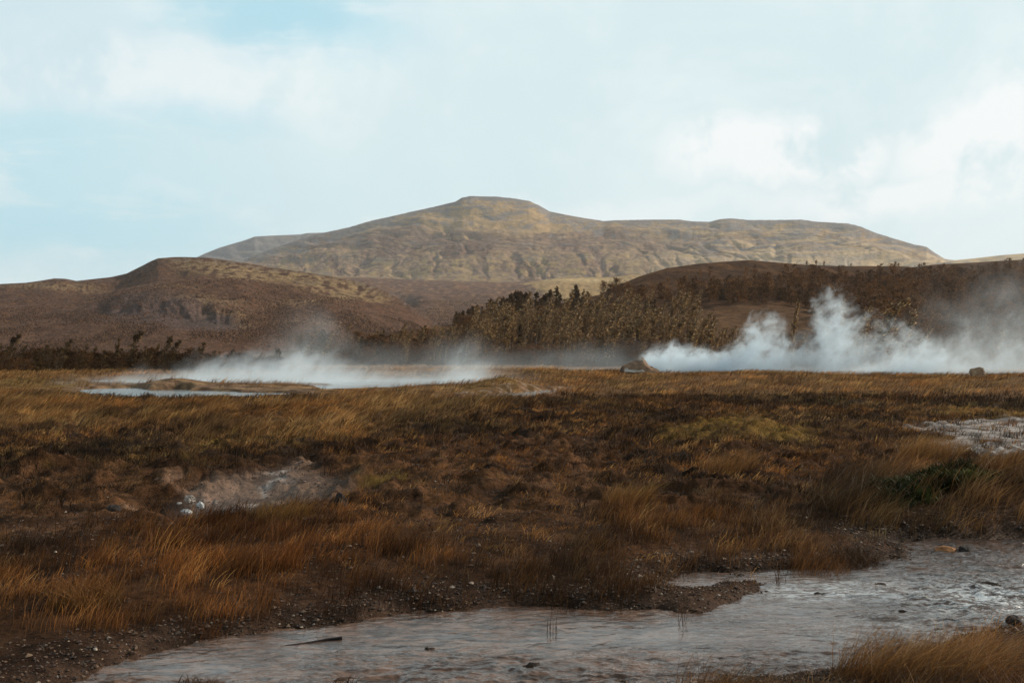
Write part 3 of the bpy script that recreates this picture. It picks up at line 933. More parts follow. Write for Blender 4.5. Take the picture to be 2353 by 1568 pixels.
def d_goldfar(Z, x, y):
    V = Z['V']
    return np.clip(Z['goldfar'] + .45 * sst(930, 900, V) * (1 - .9 * zone(Z['U'], V, [(100, 890), (900, 890), (900, 925), (100, 925)], 14)), 0, 1) * (.12 + .88 * tussock(x, y, .45, 8)) * (1 - .8 * Z['silica'])


lay_grass('far_straw_grass', 34000, 52, 150, d_goldfar, 0.42, GO + BR, GOT + BRT[1:], 0.03, 0.9, 'straw coloured grass covering the plain in front of the white steam', clump=0.16, nb=7, dirj=0.4)


def d_strip(Z, x, y):
    return np.clip(Z['strip'], 0, 1) * (.5 + .5 * tussock(x, y, .2, 2))


lay_grass('meadow_grass', 24000, 90, 200, d_strip, 0.5, GO, GOT, 0.045, 0.8, 'pale golden meadow grass along the foot of the trees', clump=0.25, nb=6, dirj=0.4)


def d_heath(Z, x, y):
    V, U = Z['V'], Z['U']
    a = Z['black'] * .95 + .75 * sst(905, 925, V) * sst(1080, 1040, V) * (1 - Z['gold']) * (1 - Z['bare']) + Z['cushion'] * .8
    b = zz_(U, V, [(1450, 1060), (1700, 1050), (1780, 1100), (1760, 1130), (1500, 1130)], 24) + .7 * zz_(U, V, [(1800, 1150), (1900, 1140), (1900, 1200), (1820, 1200)], 24)
    e = .6 * zz_(U, V, [(-100, 1080), (300, 1060), (500, 1040), (760, 1040), (780, 1070), (560, 1090), (380, 1100), (200, 1110), (-100, 1110)], 24)
    return np.clip(a + b + e, 0, 1) * (.04 + .96 * tussock(x, y, 1.3, 14)) * (1 - Z['silica']) * (1 - .97 * Z['moss']) * (1 - Z['mud'])


lay_grass('dark_heather', 46000, 15, 72, d_heath, 0.24, DK, DKT, 0.010, 0.5, 'dark brown heather covering the middle ground', clump=0.09, nb=10, cat='heather', dirj=1.6, mat=M_DARKLEAF)


def d_olive(Z, x, y):
    V = Z['V']
    return (.35 * Z['black'] + .3 * sst(900, 940, V) * sst(1080, 1000, V)) * tussock(x, y, .9, 24) * (1 - Z['silica'])


lay_grass('mid_brown_grass', 20000, 18, 64, d_olive, 0.26, BR + MO[:1], BRT + MOT[2:], 0.007, 0.9, 'loose brown grass standing through the dark heather', clump=0.09, nb=7, dirj=.6)


def d_moss(Z, x, y):
    return np.clip(Z['moss'] * 1.3, 0, 1) * (.3 + .7 * sst(-.25, .15, fbm(x * 2.3, y * 1.6, 4)))


lay_grass('yellow_moss', 60000, 15, 95, d_moss, 0.045, MO, MOT, 0.012, 0.4, 'yellow green moss on the low mounds', clump=0.06, nb=9, cat='moss', dirj=3, power=2.0)


def d_herb(Z, x, y):
    return Z['herb']


lay_grass('green_herbs', 46000, 14.0, 21, d_herb, 0.15, GR, GRT, 0.020, 0.9, 'patch of dark green leafy herbs on the bank behind the brown grass', clump=0.05, nb=8, cat='herbs', dirj=3, mat=M_DARKLEAF)

# the two lone pale tussocks on the right middle ground and others
def tussock_plant(u, v, rad, h, n, pal, tip, name, label, cat='grass tussock', group=None, lean=.9, wid=.005, dirj=.7, dirm=.1):
    cx, cy = gp(u, v)
    a = RNG.uniform(0, 2 * math.pi, n); q = np.sqrt(RNG.uniform(0, 1, n)) * rad
    X, Y = cx + np.cos(a) * q, cy + np.sin(a) * q
    zz = ground_fields(X, Y)[0]
    hh = h * RNG.uniform(.5, 1.1, n)
    o = blades(name, X, Y, zz, hh, np.full(n, wid) * RNG.uniform(.6, 1.4, n), lean * RNG.uniform(.4, 1.4, n), RNG.normal(dirm, dirj, n), pick(n, pal), pick(n, tip), M_GRASS)
    # put the origin at the foot of the plant
    cz = float(ground_fields(np.array([cx]), np.array([cy]))[0][0])
    o.data.transform(__import__('mathutils').Matrix.Translation((-cx, -cy, -cz)))
    o.location = (cx, cy, cz)
    return tag(o, label, cat, group)


tussock_plant(2130, 1066, .62, .62, 1500, BR + DK[:1], GOT + BRT[1:], 'grass_tussock', 'round pale tufted tussock between the moss mound and the white crust')
tussock_plant(1660, 1090, .60, .40, 1200, BR, BRT + GOT[:1], 'grass_tussock', 'soft tan tussock just below the yellow moss mound')
tussock_plant(1435, 1165, .36, .42, 700, BR + MO[:1], BRT + MOT[:1], 'grass_tussock', 'upright olive brown tussock on the edge of the bare soil')
tussock_plant(870, 1118, .45, .22, 500, MO, MOT, 'grass_tussock', 'low yellow green tussock right of the steaming pit')
tussock_plant(640, 1205, .42, .34, 700, MO + BR, MOT[2:] + BRT, 'grass_tussock', 'olive tussock below the white stones of the pit', dirj=1.0)
tussock_plant(1870, 1288, .33, .36, 560, BR[:3], BRT[:3] + BR, 'grass_tussock', 'dense rust coloured upright tussock at the gravel edge', lean=.55, wid=.0035)
tussock_plant(1975, 1272, .26, .20, 500, DK, DKT, 'grass_tussock', 'low black tussock on the gravel right of the rust coloured one', lean=.9, dirj=2.5)
tussock_plant(200, 1400, .30, .26, 500, MO[2:] + BR[:1], BRT[:2], 'grass_tussock', 'spiky greenish tussock in the lower left grass', dirj=2)
tussock_plant(1720, 1000, .22, .38, 140, BR, GOT, 'grass_tussock', 'thin pale stalks standing on top of the yellow moss mound')
tussock_plant(2010, 1545, .30, .40, 900, BR, BRT + GOT, 'grass_tussock', 'arching golden tussock at the water edge in the near corner', lean=1.2, wid=.003)
tussock_plant(2180, 1560, .35, .42, 1200, BR, BRT + GOT, 'grass_tussock', 'thick arching tussock in the near right corner of the bank', lean=1.3, wid=.003)
for i, (u, v, lab) in enumerate([(1148, 1315, 'tall dark dead stem standing on gravel near the stream'), (1188, 1330, 'pair of thin dark stems in the near grass'),
                                 (1270, 1395, 'dark leafless tuft at the water edge'), (1560, 1375, 'thin dead stem on the gravel spit'), (1786, 1290, 'dark stalks under the rust coloured grass')]):
    tussock_plant(u, v + 25, .06, .36, 9, DK[:2], DKT[:2], 'dead_plant', lab, 'dead plant', lean=.25, wid=.007, dirj=2)

# shrubs far off on the slopes: a low mass nobody could count
def shrub_mass(name, hill, n, us, ss, size, pal, label, dens=None):
    u = RNG.uniform(us[0], us[1], n); s = RNG.uniform(ss[0], ss[1], n)
    x, y, z, v = hill.at(u, s)
    if dens is not None:
        k = RNG.uniform(0, 1, n) < dens(u, v, x, y)
        x, y, z = x[k], y[k], z[k]
    n = len(x)
    sz = size * RNG.uniform(.5, 1.5, n)
    ang = RNG.uniform(0, 6.28, n)
    V_ = np.empty((n, 7, 3), np.float32)
    for i in range(5):
        a = ang + i * 2 * math.pi / 5
        q = sz * RNG.uniform(.5, 1.1, n)
        V_[:, i] = np.stack([x + np.cos(a) * q, y + np.sin(a) * q, z - .15 * sz + sz * RNG.uniform(-.2, .35, n)], -1)
    V_[:, 5] = np.stack([x + sz * RNG.uniform(-.3, .5, n), y, z + sz * RNG.uniform(.5, 1.1, n)], -1)
    V_[:, 6] = np.stack([x + sz * RNG.uniform(-.5, .2, n), y - sz * .2, z + sz * RNG.uniform(.3, .9, n)], -1)
    b = (np.arange(n) * 7)[:, None]
    fl = (b + np.array([0, 1, 5, 1, 2, 5, 2, 3, 6, 3, 4, 6, 4, 0, 6, 0, 5, 6])[None]).ravel()
    cc = np.repeat(pick(n, pal), 7, 0)
    return tag(link_mesh(name, V_.reshape(-1, 3), fl, np.full(n * 6, 3), M_DARKLEAF, cc, smooth=True), label, 'shrubs', kind='stuff')


SH = [(0.085, 0.042, 0.024), (0.11, 0.055, 0.029), (0.065, 0.036, 0.024), (0.13, 0.066, 0.032)]
shrub_mass('hillside_shrubs', LHILL, 90000, (-300, 1095), (0.0, 0.62), 0.7, SH, 'low brown birch scrub covering the lower left hillside',
           lambda u, v, x, y: np.clip(sst(-0.35, .35, fbm(x / 40, y / 60, 3)) * (.25 + .75 * sst(690, 740, v)), 0, 1) * (1 - .8 * zone(u, v, [(220, 715), (420, 700), (560, 745), (430, 766), (260, 745)], 20)))
shrub_mass('moor_shrubs', MOOR, 80000, (600, 1600), (0.0, 0.55), 1.1, SH + [(0.2, 0.11, 0.05)], 'low brown scrub spread over the moor behind the trees',
           lambda u, v, x, y: sst(-0.4, .3, fbm(x / 50, y / 90, 3)))


# ------------------------------------------------------------------ trees
def tube(path, radii, ns=5):
    path = np.array(path, float); n = len(path)
    V_ = []
    for i in range(n):
        d = path[min(i + 1, n - 1)] - path[max(i - 1, 0)]
        d /= (np.linalg.norm(d) + 1e-9)
        a = np.cross(d, (0.3, 0.9, 0.1)); a /= np.linalg.norm(a); b = np.cross(d, a)
        for k in range(ns):
            t = 2 * math.pi * k / ns
            V_.append(path[i] + radii[i] * (math.cos(t) * a + math.sin(t) * b))
    Fc = []
    for i in range(n - 1):
        for k in range(ns):
            Fc.append([i * ns + k, i * ns + (k + 1) % ns, (i + 1) * ns + (k + 1) % ns, (i + 1) * ns + k])
    return np.array(V_), np.array(Fc)


def tree_geo(kind, h, seed, thin=1):
    """trunk-and-limb tubes plus many leaf-sized faces set along the limbs"""
    rg = np.random.default_rng(seed)
    TV, TF, off = [], [], 0
    L, LC = [], []
    bend = {'poplar': 0.24, 'conifer': 0.07, 'birch': 0.10, 'sapling': .12}[kind] * h * rg.uniform(.6, 1.3)
    def ax(t): return np.array([bend * t ** 2.2, 0.03 * h * math.sin(3 * t + seed), h * t])
    ts = np.linspace(0, 1, 9)
    v_, f_ = tube([ax(t) for t in ts], [0.018 * h * (1 - t) ** .8 + 0.004 * h for t in ts], 6)
    TV.append(v_); TF.append(f_ + off); off += len(v_)
    nb = {'poplar': 34, 'conifer': 56, 'birch': 34, 'sapling': 12}[kind]
    for i in range(nb):
        t0 = rg.uniform(*{'poplar': (.12, .93), 'conifer': (.05, .95), 'birch': (.06, .88), 'sapling': (.55, .95)}[kind])
        a = rg.uniform(0, 6.283)
        if kind == 'poplar':
            ln = h * (0.20 * (1 - t0) ** .55 + .035) * rg.uniform(.6, 1.25); up = 1.5; sag = 0
        elif kind == 'conifer':
            ln = h * (0.25 * (1 - t0) ** .9 + .025) * rg.uniform(.7, 1.2); up = .35; sag = 0
        elif kind == 'birch':
            ln = h * (0.36 * math.sin(math.pi * min(1, t0 * .85 + .2)) ** .7) * rg.uniform(.6, 1.2); up = .9; sag = 0
        else:
            ln = h * .08; up = 1; sag = 0
        d = np.array([math.cos(a) + 0.25, math.sin(a), up * rg.uniform(.7, 1.3)]); d /= np.linalg.norm(d)
        p0 = ax(t0); pts = [p0 + d * ln * q + np.array([0.10 * ln * q * q, 0, 0.12 * ln * q * q]) for q in (0, .5, 1)]
        v_, f_ = tube(pts, [0.007 * h * (1 - t0) + .002 * h, 0.004 * h * (1 - t0) + .0015 * h, .001 * h], 4)
        TV.append(v_); TF.append(f_ + off); off += len(v_)
        nl = {'poplar': 42, 'conifer': 46, 'birch': 34, 'sapling': 8}[kind]
        tone = rg.uniform(.65, 1.35)
        pale = rg.uniform(0, 1)
        for j in range(nl // thin):
            q = rg.uniform(.15, 1.08)
            c = p0 + d * ln * q + rg.normal(0, 1, 3) * ln * {'poplar': .13, 'conifer': .10, 'birch': .17, 'sapling': .3}[kind]
            s = h * {'poplar': .0115, 'conifer': .0125, 'birch': .016, 'sapling': .02}[kind] * rg.uniform(.6, 1.5) * (1.0 if thin == 1 else 1.45)
            n1 = rg.normal(0, 1, 3)
            if kind == 'poplar': n1[2] = abs(n1[2]) * .8 + .3; n1[0] = abs(n1[0]) + .4      # blown towards the right
            n1 /= np.linalg.norm(n1)
            n2 = np.cross(n1, rg.normal(0, 1, 3)); n2 /= (np.linalg.norm(n2) + 1e-9)
            l_ = 1.7 if kind != 'conifer' else 2.2
            L.append([c - n1 * s * l_, c + n2 * s * .62, c + n1 * s * l_, c - n2 * s * .62])
            if kind == 'poplar':
                cc = np.array((0.50, 0.34, 0.155)) if rg.uniform() < (.06 + .22 * pale) + .28 * t0 * (math.cos(a) > -.2) else np.array((0.20, 0.105, 0.038))  # pale glints painted on leaves, more towards the top and right side
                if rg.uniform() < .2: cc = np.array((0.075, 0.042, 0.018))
            elif kind == 'conifer':
                cc = np.array((0.068, 0.042, 0.017)) if rg.uniform() < .6 else np.array((0.14, 0.072, 0.024))
            elif kind == 'birch':
                cc = np.array((0.155, 0.072, 0.026)) if rg.uniform() < .75 else np.array((0.07, 0.036, 0.016))
            else:
                cc = np.array((0.06, 0.035, 0.02))
            LC.append(cc * tone * rg.uniform(.75, 1.3))
    TV = np.concatenate(TV); TF = np.concatenate(TF)
    L = np.array(L); LC = np.repeat(np.array(LC), 4, 0)
    return TV, TF, L.reshape(-1, 3), LC


BARKC = np.array((0.10, 0.075, 0.055))


def make_tree(kind, name, h, seed, tint=(1, 1, 1)):
    """a thing with trunk and crown"""
    TV, TF, LV, LC = tree_geo(kind, h, seed)
    root = bpy.data.objects.new(name, None)
    root.empty_display_size = .5
    COL.objects.link(root)
    link_mesh('trunk', TV, TF.ravel(), np.full(len(TF), 4), M_BARK, np.tile(BARKC, (len(TV), 1)), parent=root)
    nq = len(LV) // 4
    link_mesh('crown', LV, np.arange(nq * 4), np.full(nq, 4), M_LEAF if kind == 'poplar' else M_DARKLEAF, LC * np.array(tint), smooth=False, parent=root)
    return root


def make_small_tree(kind, name, h, seed, tint=(1, 1, 1)):
    """one mesh: seen from too far off for its parts to show"""
    TV, TF, LV, LC = tree_geo(kind, h, seed)
    nq = len(LV) // 4
    V_ = np.concatenate([TV, LV]); C_ = np.concatenate([np.tile(BARKC, (len(TV), 1)), LC * np.array(tint)])
    fl = np.concatenate([TF.ravel(), np.arange(nq * 4) + len(TV)])
    o = link_mesh(name, V_, fl, np.full(len(TF) + nq, 4), [M_BARK, M_DARKLEAF], C_, smooth=False,
                  mat_idx=np.concatenate([np.zeros(len(TF)), np.ones(nq)]))
    return o


USED = set()


def place(proto, x, y, z, rot, sc, label, cat, group):
    """the first placing uses the prototype itself, later ones copy it with its parts"""
    if proto.name not in USED:
        r = proto
        USED.add(proto.name)
    else:
        r = proto.copy(); COL.objects.link(r)
        for ch in KIDS.get(proto.name, []):
            c = ch.copy(); c.parent = r; COL.objects.link(c)
    r.location = (x, y, z); r.rotation_euler = (0, 0, rot)
    r.scale = (sc[0], sc[0], sc[1])
    return tag(r, label, cat, group)


POP = [make_tree('poplar', 'poplar_tree', 7.5, 100 + i) for i in range(7)]
CON = [make_tree('conifer', 'dark_spruce_tree', 6.0, 200 + i) for i in range(5)]
BIR = [make_tree('birch', 'birch_tree', 4.0, 300 + i) for i in range(6)]
SBI = [make_small_tree('birch', 'birch_tree', 4.0, 400 + i, (1.05, 1.05, .98)) for i in range(7)]
RBU = [make_small_tree('birch', 'russet_bush', 4.0, 450 + i, (1.05, 1.05, .98)) for i in range(6)]
DPO = [make_tree('poplar', 'dark_poplar_tree', 7.5, 600 + i, (.42, .40, .34)) for i in range(5)]
DBI = [make_tree('birch', 'dark_willow_tree', 4.0, 700 + i, (.55, .52, .42)) for i in range(5)]
OBI = [make_tree('birch', 'orange_willow_tree', 4.0, 720 + i, (1.25, 1.2, .9)) for i in range(2)]
SCO = [make_small_tree('conifer', 'dark_spruce_tree', 6.0, 500 + i) for i in range(4)]
KIDS = {}
for o in list(scene.objects):
    if o.parent is not None:
        KIDS.setdefault(o.parent.name, []).append(o)


def base_z(u, Y):
    """height of the ground or of the wooded hill at (u, Y)"""
    s = (Y - RHILL.yb(u)) / (RHILL.yc(u) - RHILL.yb(u))
    z = 0.25
    if 0 < s < 1 and u > 570:
        z = max(z, float(RHILL.at(np.array([u]), np.array([s]))[2][0]))
    x = (u - W / 2) / F * Y
    return x, z


def zw(u, Y, v):
    return CH + (HOR - v) / F * Y


rnd = random.Random(3)


def third(u, a, b):
    return ('left', 'middle', 'right')[min(2, max(0, int((u - a) / (b - a) * 3)))]


def put(pool_, u, Y, hpx, label, cat, group, base_h, wide=1.0, rotj=.35):
    x, z = base_z(u, Y)
    hgt = hpx / F * Y
    k = hgt / base_h
    wide = wide * rnd.choice((.75, 1.0, 1.0, 1.3))
    return place(rnd.choice(pool_), x, Y, z - .1, rnd.uniform(-rotj, rotj), (k * wide * rnd.uniform(.85, 1.2), k), label, cat, group)


# left tree belt -------------------------------------------------------
GL = 'trees in the belt below the left hill'
named = [(18, 136, 84, POP, 'tall dark tree at the far left edge of the belt', 1.6), (150, 138, 72, POP, 'slender tree rising above the left end of the belt', 1.0),
         (188, 140, 62, POP, 'narrow tree right of the slender one in the left belt', .9), (298, 134, 92, POP, 'tallest tree of the belt below the left hill', 1.1),
         (232, 136, 50, CON, 'squat dark evergreen in the middle of the left belt', 1.3), (380, 136, 82, POP, 'leaning tall tree near the right end of the left belt', .9),
         (395, 134, 58, CON, 'dark evergreen beside the leaning tree in the left belt', 1.1), (455, 142, 66, POP, 'last tall tree of the left belt before the steam', 1.1),
         (300, 132, 52, CON, 'wide dark evergreen under the tallest tree of the left belt', 1.7), (335, 133, 50, CON, 'dark round evergreen right of the tallest belt tree', 1.7),
         (265, 139, 76, POP, 'thin wispy tree left of the tallest one in the belt', .6)]
for u, Y, hp, pl, lab, wd in named:
    pl = DPO if pl is POP else pl
    put(pl, u, Y, hp * 1.04, lab, 'tree', GL, 7.5 if pl is DPO else 6.0, wd)
for i in range(210):
    u = rnd.uniform(-160, 640); Y = rnd.uniform(128, 158)
    r_ = rnd.random()
    tall = 1.0 if u < 480 else .75
    if r_ < .52:
        put(DBI, u, Y, rnd.uniform(34, 56) * tall, 'low dark bushy tree in the %s of the belt below the left hill' % third(u, 0, 560), 'tree', GL + ', low dark bushy ones' + ' ' + third(u, 0, 560), 4.0, 1.35)
    elif r_ < .66:
        put(OBI, u, Y - 3, rnd.uniform(26, 42) * tall, 'low orange brown bush in the belt below the left hill', 'bush', GL + ', orange brown ones', 4.0, 1.3)
    elif r_ < .84:
        put(CON, u, Y, rnd.uniform(34, 56) * tall, 'small dark evergreen in the %s of the belt below the left hill' % third(u, 0, 560), 'tree', GL + ', small dark evergreens' + ' ' + third(u, 0, 560), 6.0, 1.6)
    else:
        put(DPO, u, Y, rnd.uniform(50, 74) * tall, 'mid sized upright tree in the %s of the belt below the left hill' % third(u, 0, 560), 'tree', GL + ', mid sized upright ones' + ' ' + third(u, 0, 560), 7.5, 1.1)

# centre stand of silvery poplars ---------------------------------------
GC = 'poplars in the stand in the centre'
lows = lut([(700, 815), (760, 800), (1000, 815), (1100, 822), (1300, 822), (1600, 800), (1700, 800)])
for i in range(85):                                 # left wing, mixed low trees behind the mist
    u = rnd.uniform(690, 1110); Y = rnd.uniform(200, 245)
    r_ = rnd.random()
    if r_ < .35:
        put(POP, u, Y, rnd.uniform(45, 80), 'pale leaved tree behind the mist left of the poplar stand', 'tree', 'pale trees left of the poplar stand', 7.5, .9)
    elif r_ < .85:
        put(BIR, u, Y, rnd.uniform(38, 64), 'brown bushy tree behind the mist left of the poplar stand', 'tree', 'brown trees left of the poplar stand', 4.0, 1.2)
    else:
        put(CON, u, Y, rnd.uniform(36, 56), 'dark evergreen behind the mist left of the poplar stand', 'tree', 'dark trees left of the poplar stand', 6.0, 1.5)
put(POP, 1000, 205, 90, 'pale tree standing alone in front of the moor left of the stand', 'tree', None, 7.5, .8)
put(POP, 745, 215, 70, 'reddish tree at the left tip of the low wood', 'tree', None, 7.5, 1.3)
for i in range(235):
    u = rnd.uniform(1075, 1640)
    Y = rnd.uniform(205, 300)
    if u > 1600 and Y > 240: continue
    put(POP, u, Y, rnd.uniform(58, 118) * 215 / Y * rnd.uniform(.85, 1.12), 'silvery leaved poplar in the %s, %s part of the dense stand' % ('front' if Y < 250 else 'rear', third(u, 1075, 1640)), 'tree', GC + ', %s %s' % ('front' if Y < 250 else 'rear', third(u, 1075, 1640)), 7.5, .95)
for i in range(60):
    u = rnd.uniform(1080, 1600); Y = rnd.uniform(200, 215)
    put(BIR, u, Y, rnd.uniform(30, 56), 'rust brown bush at the foot of the poplar stand, %s part' % third(u, 1080, 1600), 'bush', 'rust brown bushes under the poplars, ' + third(u, 1080, 1600), 4.0, 1.2)
for i in range(34):
    u = rnd.uniform(1620, 1850)
    put(POP, u, rnd.uniform(185, 215), rnd.uniform(45, 85) * (1.0 if u < 1740 else .7), 'thin silvery poplar between the dense stand and the slim lone one', 'tree', 'thin poplars right of the dense stand', 7.5, .8)
for i in range(9):
    u = rnd.choice([rnd.uniform(1130, 1170), rnd.uniform(1480, 1560), rnd.uniform(1340, 1380)])
    put(CON, u, rnd.uniform(260, 330), rnd.uniform(55, 80), 'dark evergreen between the poplars', 'tree', 'dark evergreens between the poplars', 6.0, 1.2)

# dark spruces on the shoulder of the wooded hill ------------------------
for i in range(115):
    u = rnd.uniform(1045, 1350)
    Y = rnd.uniform(265, 400)
    hp = rnd.uniform(28, 46) * (0.75 if u < 1120 else 1.0)
    place_on = min(Y, float(RHILL.yc(u)) - 2)
    put(SCO, u, place_on, hp, 'dark windblown evergreen in the %s of the row on the hill shoulder' % third(u, 1045, 1350), 'tree', 'dark evergreens on the hill shoulder, ' + third(u, 1045, 1350), 6.0, 1.35)
put(SCO, 1215, 345, 52, 'tallest dark evergreen on the hill shoulder', 'tree', None, 6.0, 1.3)
for i in range(60):
    u = rnd.uniform(700, 1090)
    put(RBU, u, rnd.uniform(225, 275), rnd.uniform(22, 46), 'soft brown bush on the rise left of the poplar stand, %s part' % third(u, 700, 1090), 'bush', 'brown bushes on the rise left of the stand, ' + third(u, 700, 1090), 4.0, 1.4)
for i in range(110):
    u = rnd.uniform(1040, 1480)
    put(RBU, u, rnd.uniform(262, 330) if u < 1380 else rnd.uniform(300, 400), rnd.uniform(24, 44), 'russet bush between the evergreens in the %s of the hill shoulder' % third(u, 1040, 1470), 'bush', 'russet bushes on the hill shoulder, ' + third(u, 1040, 1470), 4.0, 1.3)
put(SBI, 1385, 415, 40, 'lone brown tree beside the last evergreen on the shoulder', 'tree', None, 4.0, .9)

# hillside woods ----------------------------------------------------------
GH = 'brown trees on the wooded hill'
cnt = 0
mass = []
PRE = [(tree_geo('birch', 4.0, 800 + i, 3)) for i in range(6)]
for it in range(5000):
    u = rnd.uniform(1400, 2480); s = rnd.uniform(.10, .87)
    x, y, z, v = [float(q[0]) for q in RHILL.at(np.array([u]), np.array([s]))]
    clearing = (1540 < u < 1880 and v > 706)
    bare_top = (u < 1800 and v < 655 + (1760 - u) * .08)
    if clearing or (bare_top and rnd.random() < .9) or v > 805: continue
    if u < 1560 and (v > 700 or rnd.random() < .5): continue
    hp = rnd.uniform(24, 42) * 400 / y * .95
    k = hp / F * y / 4.0
    if cnt < 110 and rnd.random() < .3 and s < .7:
        cnt += 1
        place(rnd.choice(SBI), x, y, z - .2, rnd.uniform(0, 6.28), (k * rnd.uniform(.9, 1.4) * 1.1, k * 1.15), 'brown birch in the %s of the wood on the dark hill' % third(u, 1480, 2400), 'tree', GH + ', ' + third(u, 1480, 2400))
    else:
        mass.append((x, y, z - .2, k, rnd.uniform(.9, 1.5), rnd.uniform(0, 6.28), rnd.randrange(6), rnd.uniform(.45, 1.4)))
mass = mass[:1150]
VV, CC = [], []
for x, y, z, k, wd, rot, pi, tone in mass:
    LV, LC = PRE[pi][2], PRE[pi][3]
    ca, sa = math.cos(rot) * k * wd, math.sin(rot) * k * wd
    VV.append(np.stack([LV[:, 0] * ca - LV[:, 1] * sa + x, LV[:, 0] * sa + LV[:, 1] * ca + y, LV[:, 2] * k + z], -1))
    CC.append(LC * np.array((1.05, 1.05, .98)) * tone)
VV = np.concatenate(VV).astype(np.float32); CC = np.concatenate(CC)
nq = len(VV) // 4
tag(link_mesh('hillside_wood', VV, np.arange(nq * 4), np.full(nq, 4), M_DARKLEAF, CC, smooth=False), 'dense brown birch wood covering the dark hill on the right', 'wood', kind='stuff')
print('wood', len(mass), cnt)
for i in range(30):
    u = rnd.uniform(1570, 1900); s = rnd.uniform(.52, .6)
    x, y, z, v = [float(q[0]) for q in RHILL.at(np.array([u]), np.array([s]))]
    k = rnd.uniform(3.0, 5.0) / 6.0
    place(rnd.choice(SCO), x, y, z - .2, rnd.uniform(-.4, .4), (k * 1.4, k), 'dark evergreen along the lower edge of the hillside wood', 'tree', 'dark evergreens at the lower edge of the hillside wood')
for u, hp, lab in ((1853, 11, 'tiny tree on the crest of the dark hill, left of a cluster'), (1875, 14, 'taller tiny tree on the crest of the dark hill'), (1893, 12, 'tiny tree right of the taller one on the hill crest'),
                   (1955, 8, 'small bush alone on the hill crest'), (2057, 13, 'lone tiny tree on the crest by the notch')):
    x, y, z, v = [float(q[0]) for q in RHILL.at(np.array([float(u)]), np.array([1.0]))]
    k = hp / F * y / 4.0
    place(rnd.choice(SBI), x, y, z - .3, 0, (k, k), lab, 'tree', None)

# trees behind the white steam on the right --------------------------------
big = [(1838, 150, 165, .45, 'single slim poplar rising out of the steam'), (1905, 158, 120, .8, 'pale poplar half hidden by the rising puff of steam'), (1998, 156, 150, .75, 'pointed pale poplar right of the rising puff'),
       (1950, 160, 165, .4, 'thin poplar tip just right of the steam puff'), (2040, 150, 165, 1.5, 'broad windswept poplar with silvery leaves leaning right'), (2085, 156, 140, 1.1, 'airy poplar at the right end of the windswept group'),
       (1960, 152, 100, 1.5, 'low spreading poplar inside the steam'), (2120, 158, 100, 1.2, 'short silvery poplar right of the windswept group'), (1700, 165, 95, .6, 'thin poplar left of the rising steam'),
       (1745, 165, 110, .5, 'narrow poplar at the left shoulder of the steam'), (1600, 180, 95, .8, 'pale poplar just above the vent'), (1650, 180, 90, .8, 'pale poplar right above the jet of steam'), (2290, 160, 90, 1.2, 'faint pale tree behind the mist at the right edge')]
for u, Y, hp, wd, lab in big:
    x, z = base_z(u - hp * .12, Y)
    k = hp / F * Y / 7.5
    place(rnd.choice(POP), x, Y, z - .1, rnd.uniform(-.2, .2), (k * wd, k), lab, 'tree', None)
for i in range(75):
    u = rnd.uniform(1880, 2450); Y = rnd.uniform(185, 230)
    if u < 2100 and rnd.random() < .5: continue
    put(BIR, u, Y, rnd.uniform(40, 75), 'rust brown bushy tree at the foot of the hill behind the steam', 'tree', 'brown trees behind the steam on the right', 4.0, 1.1)
SAP = make_tree('sapling', 'sapling', 3.2, 900)
KIDS['sapling'] = list(SAP.children) if SAP.children else [o for o in scene.objects if o.parent == SAP]
x, z = base_z(1834, 138)
place(SAP, x, 138, 0.2, 0, (1.2, .95), 'dark thin sapling with a tuft on top inside the steam', 'sapling', None)
x, z = base_z(1874, 140)
place(SAP, x, 140, 0.2, 1.2, (1.6, .62), 'shorter dark sapling right of the thin one in the steam', 'sapling', None)
print('trees done', len(scene.objects))


# ------------------------------------------------------------------ rocks
def rock(name, u, v, size, colr, label, cat='rock', group=None, seed=0, sink=.25, rot=0.0, subdiv=3, rough=.22, mat=None, dz=0.0, angular=True):
    import bmesh
    bm = bmesh.new()
    bmesh.ops.create_icosphere(bm, subdivisions=subdiv, radius=1.0)
    rg = np.random.default_rng(seed)
    planes = [(rg.normal(0, 1, 3), rg.uniform(.62, .9)) for _ in range(9)]
    planes = [(p / np.linalg.norm(p), d) for p, d in planes]
    for vt in bm.verts:
        p = np.array(vt.co)
        if angular:
            for n_, d in planes:
                q = p @ n_
                if q > d: p = p - n_ * (q - d) * .92
        a = np.array([p[0] * 2.1 + seed, p[1] * 2.1 + p[2]]); b = np.array([p[2] * 2.1, p[0] + p[1] * 1.3])
        nn = float(fbm(np.array([a[0] + b[1]]), np.array([a[1] + b[0]]), 4)[0])
        p = p * (1 + rough * nn)
        vt.co = Vector((p[0] * size[0] / 2, p[1] * size[1] / 2, p[2] * size[2] / 2 * 1.15 + size[2] * (.5 - sink)))
    me = bpy.data.meshes.new(name)
    bm.to_mesh(me); bm.free()
    for p in me.polygons: p.use_smooth = False if angular else True
    a = me.color_attributes.new('Col', 'FLOAT_COLOR', 'POINT')
    for i, vt in enumerate(me.vertices):
        k = 1 + .35 * float(perlin(np.array([vt.co.x * 3 / size[0] + seed]), np.array([vt.co.z * 3 / size[2]]))[0])
        a.data[i].color = (colr[0] * k, colr[1] * k, colr[2] * k, 1)
    me.materials.append(mat or M_ROCK)
    o = bpy.data.objects.new(name, me)
    COL.objects.link(o)
    x, y = gp(u, v)
    for _ in range(3):
        gz_ = float(ground_fields(np.array([x]), np.array([y]))[0][0])
        x, y = gp(u, v, min(gz_, 1.5))
    o.location = (x, y, gz_ + dz); o.rotation_euler = (0, 0, rot)
    return tag(o, label, cat, group)


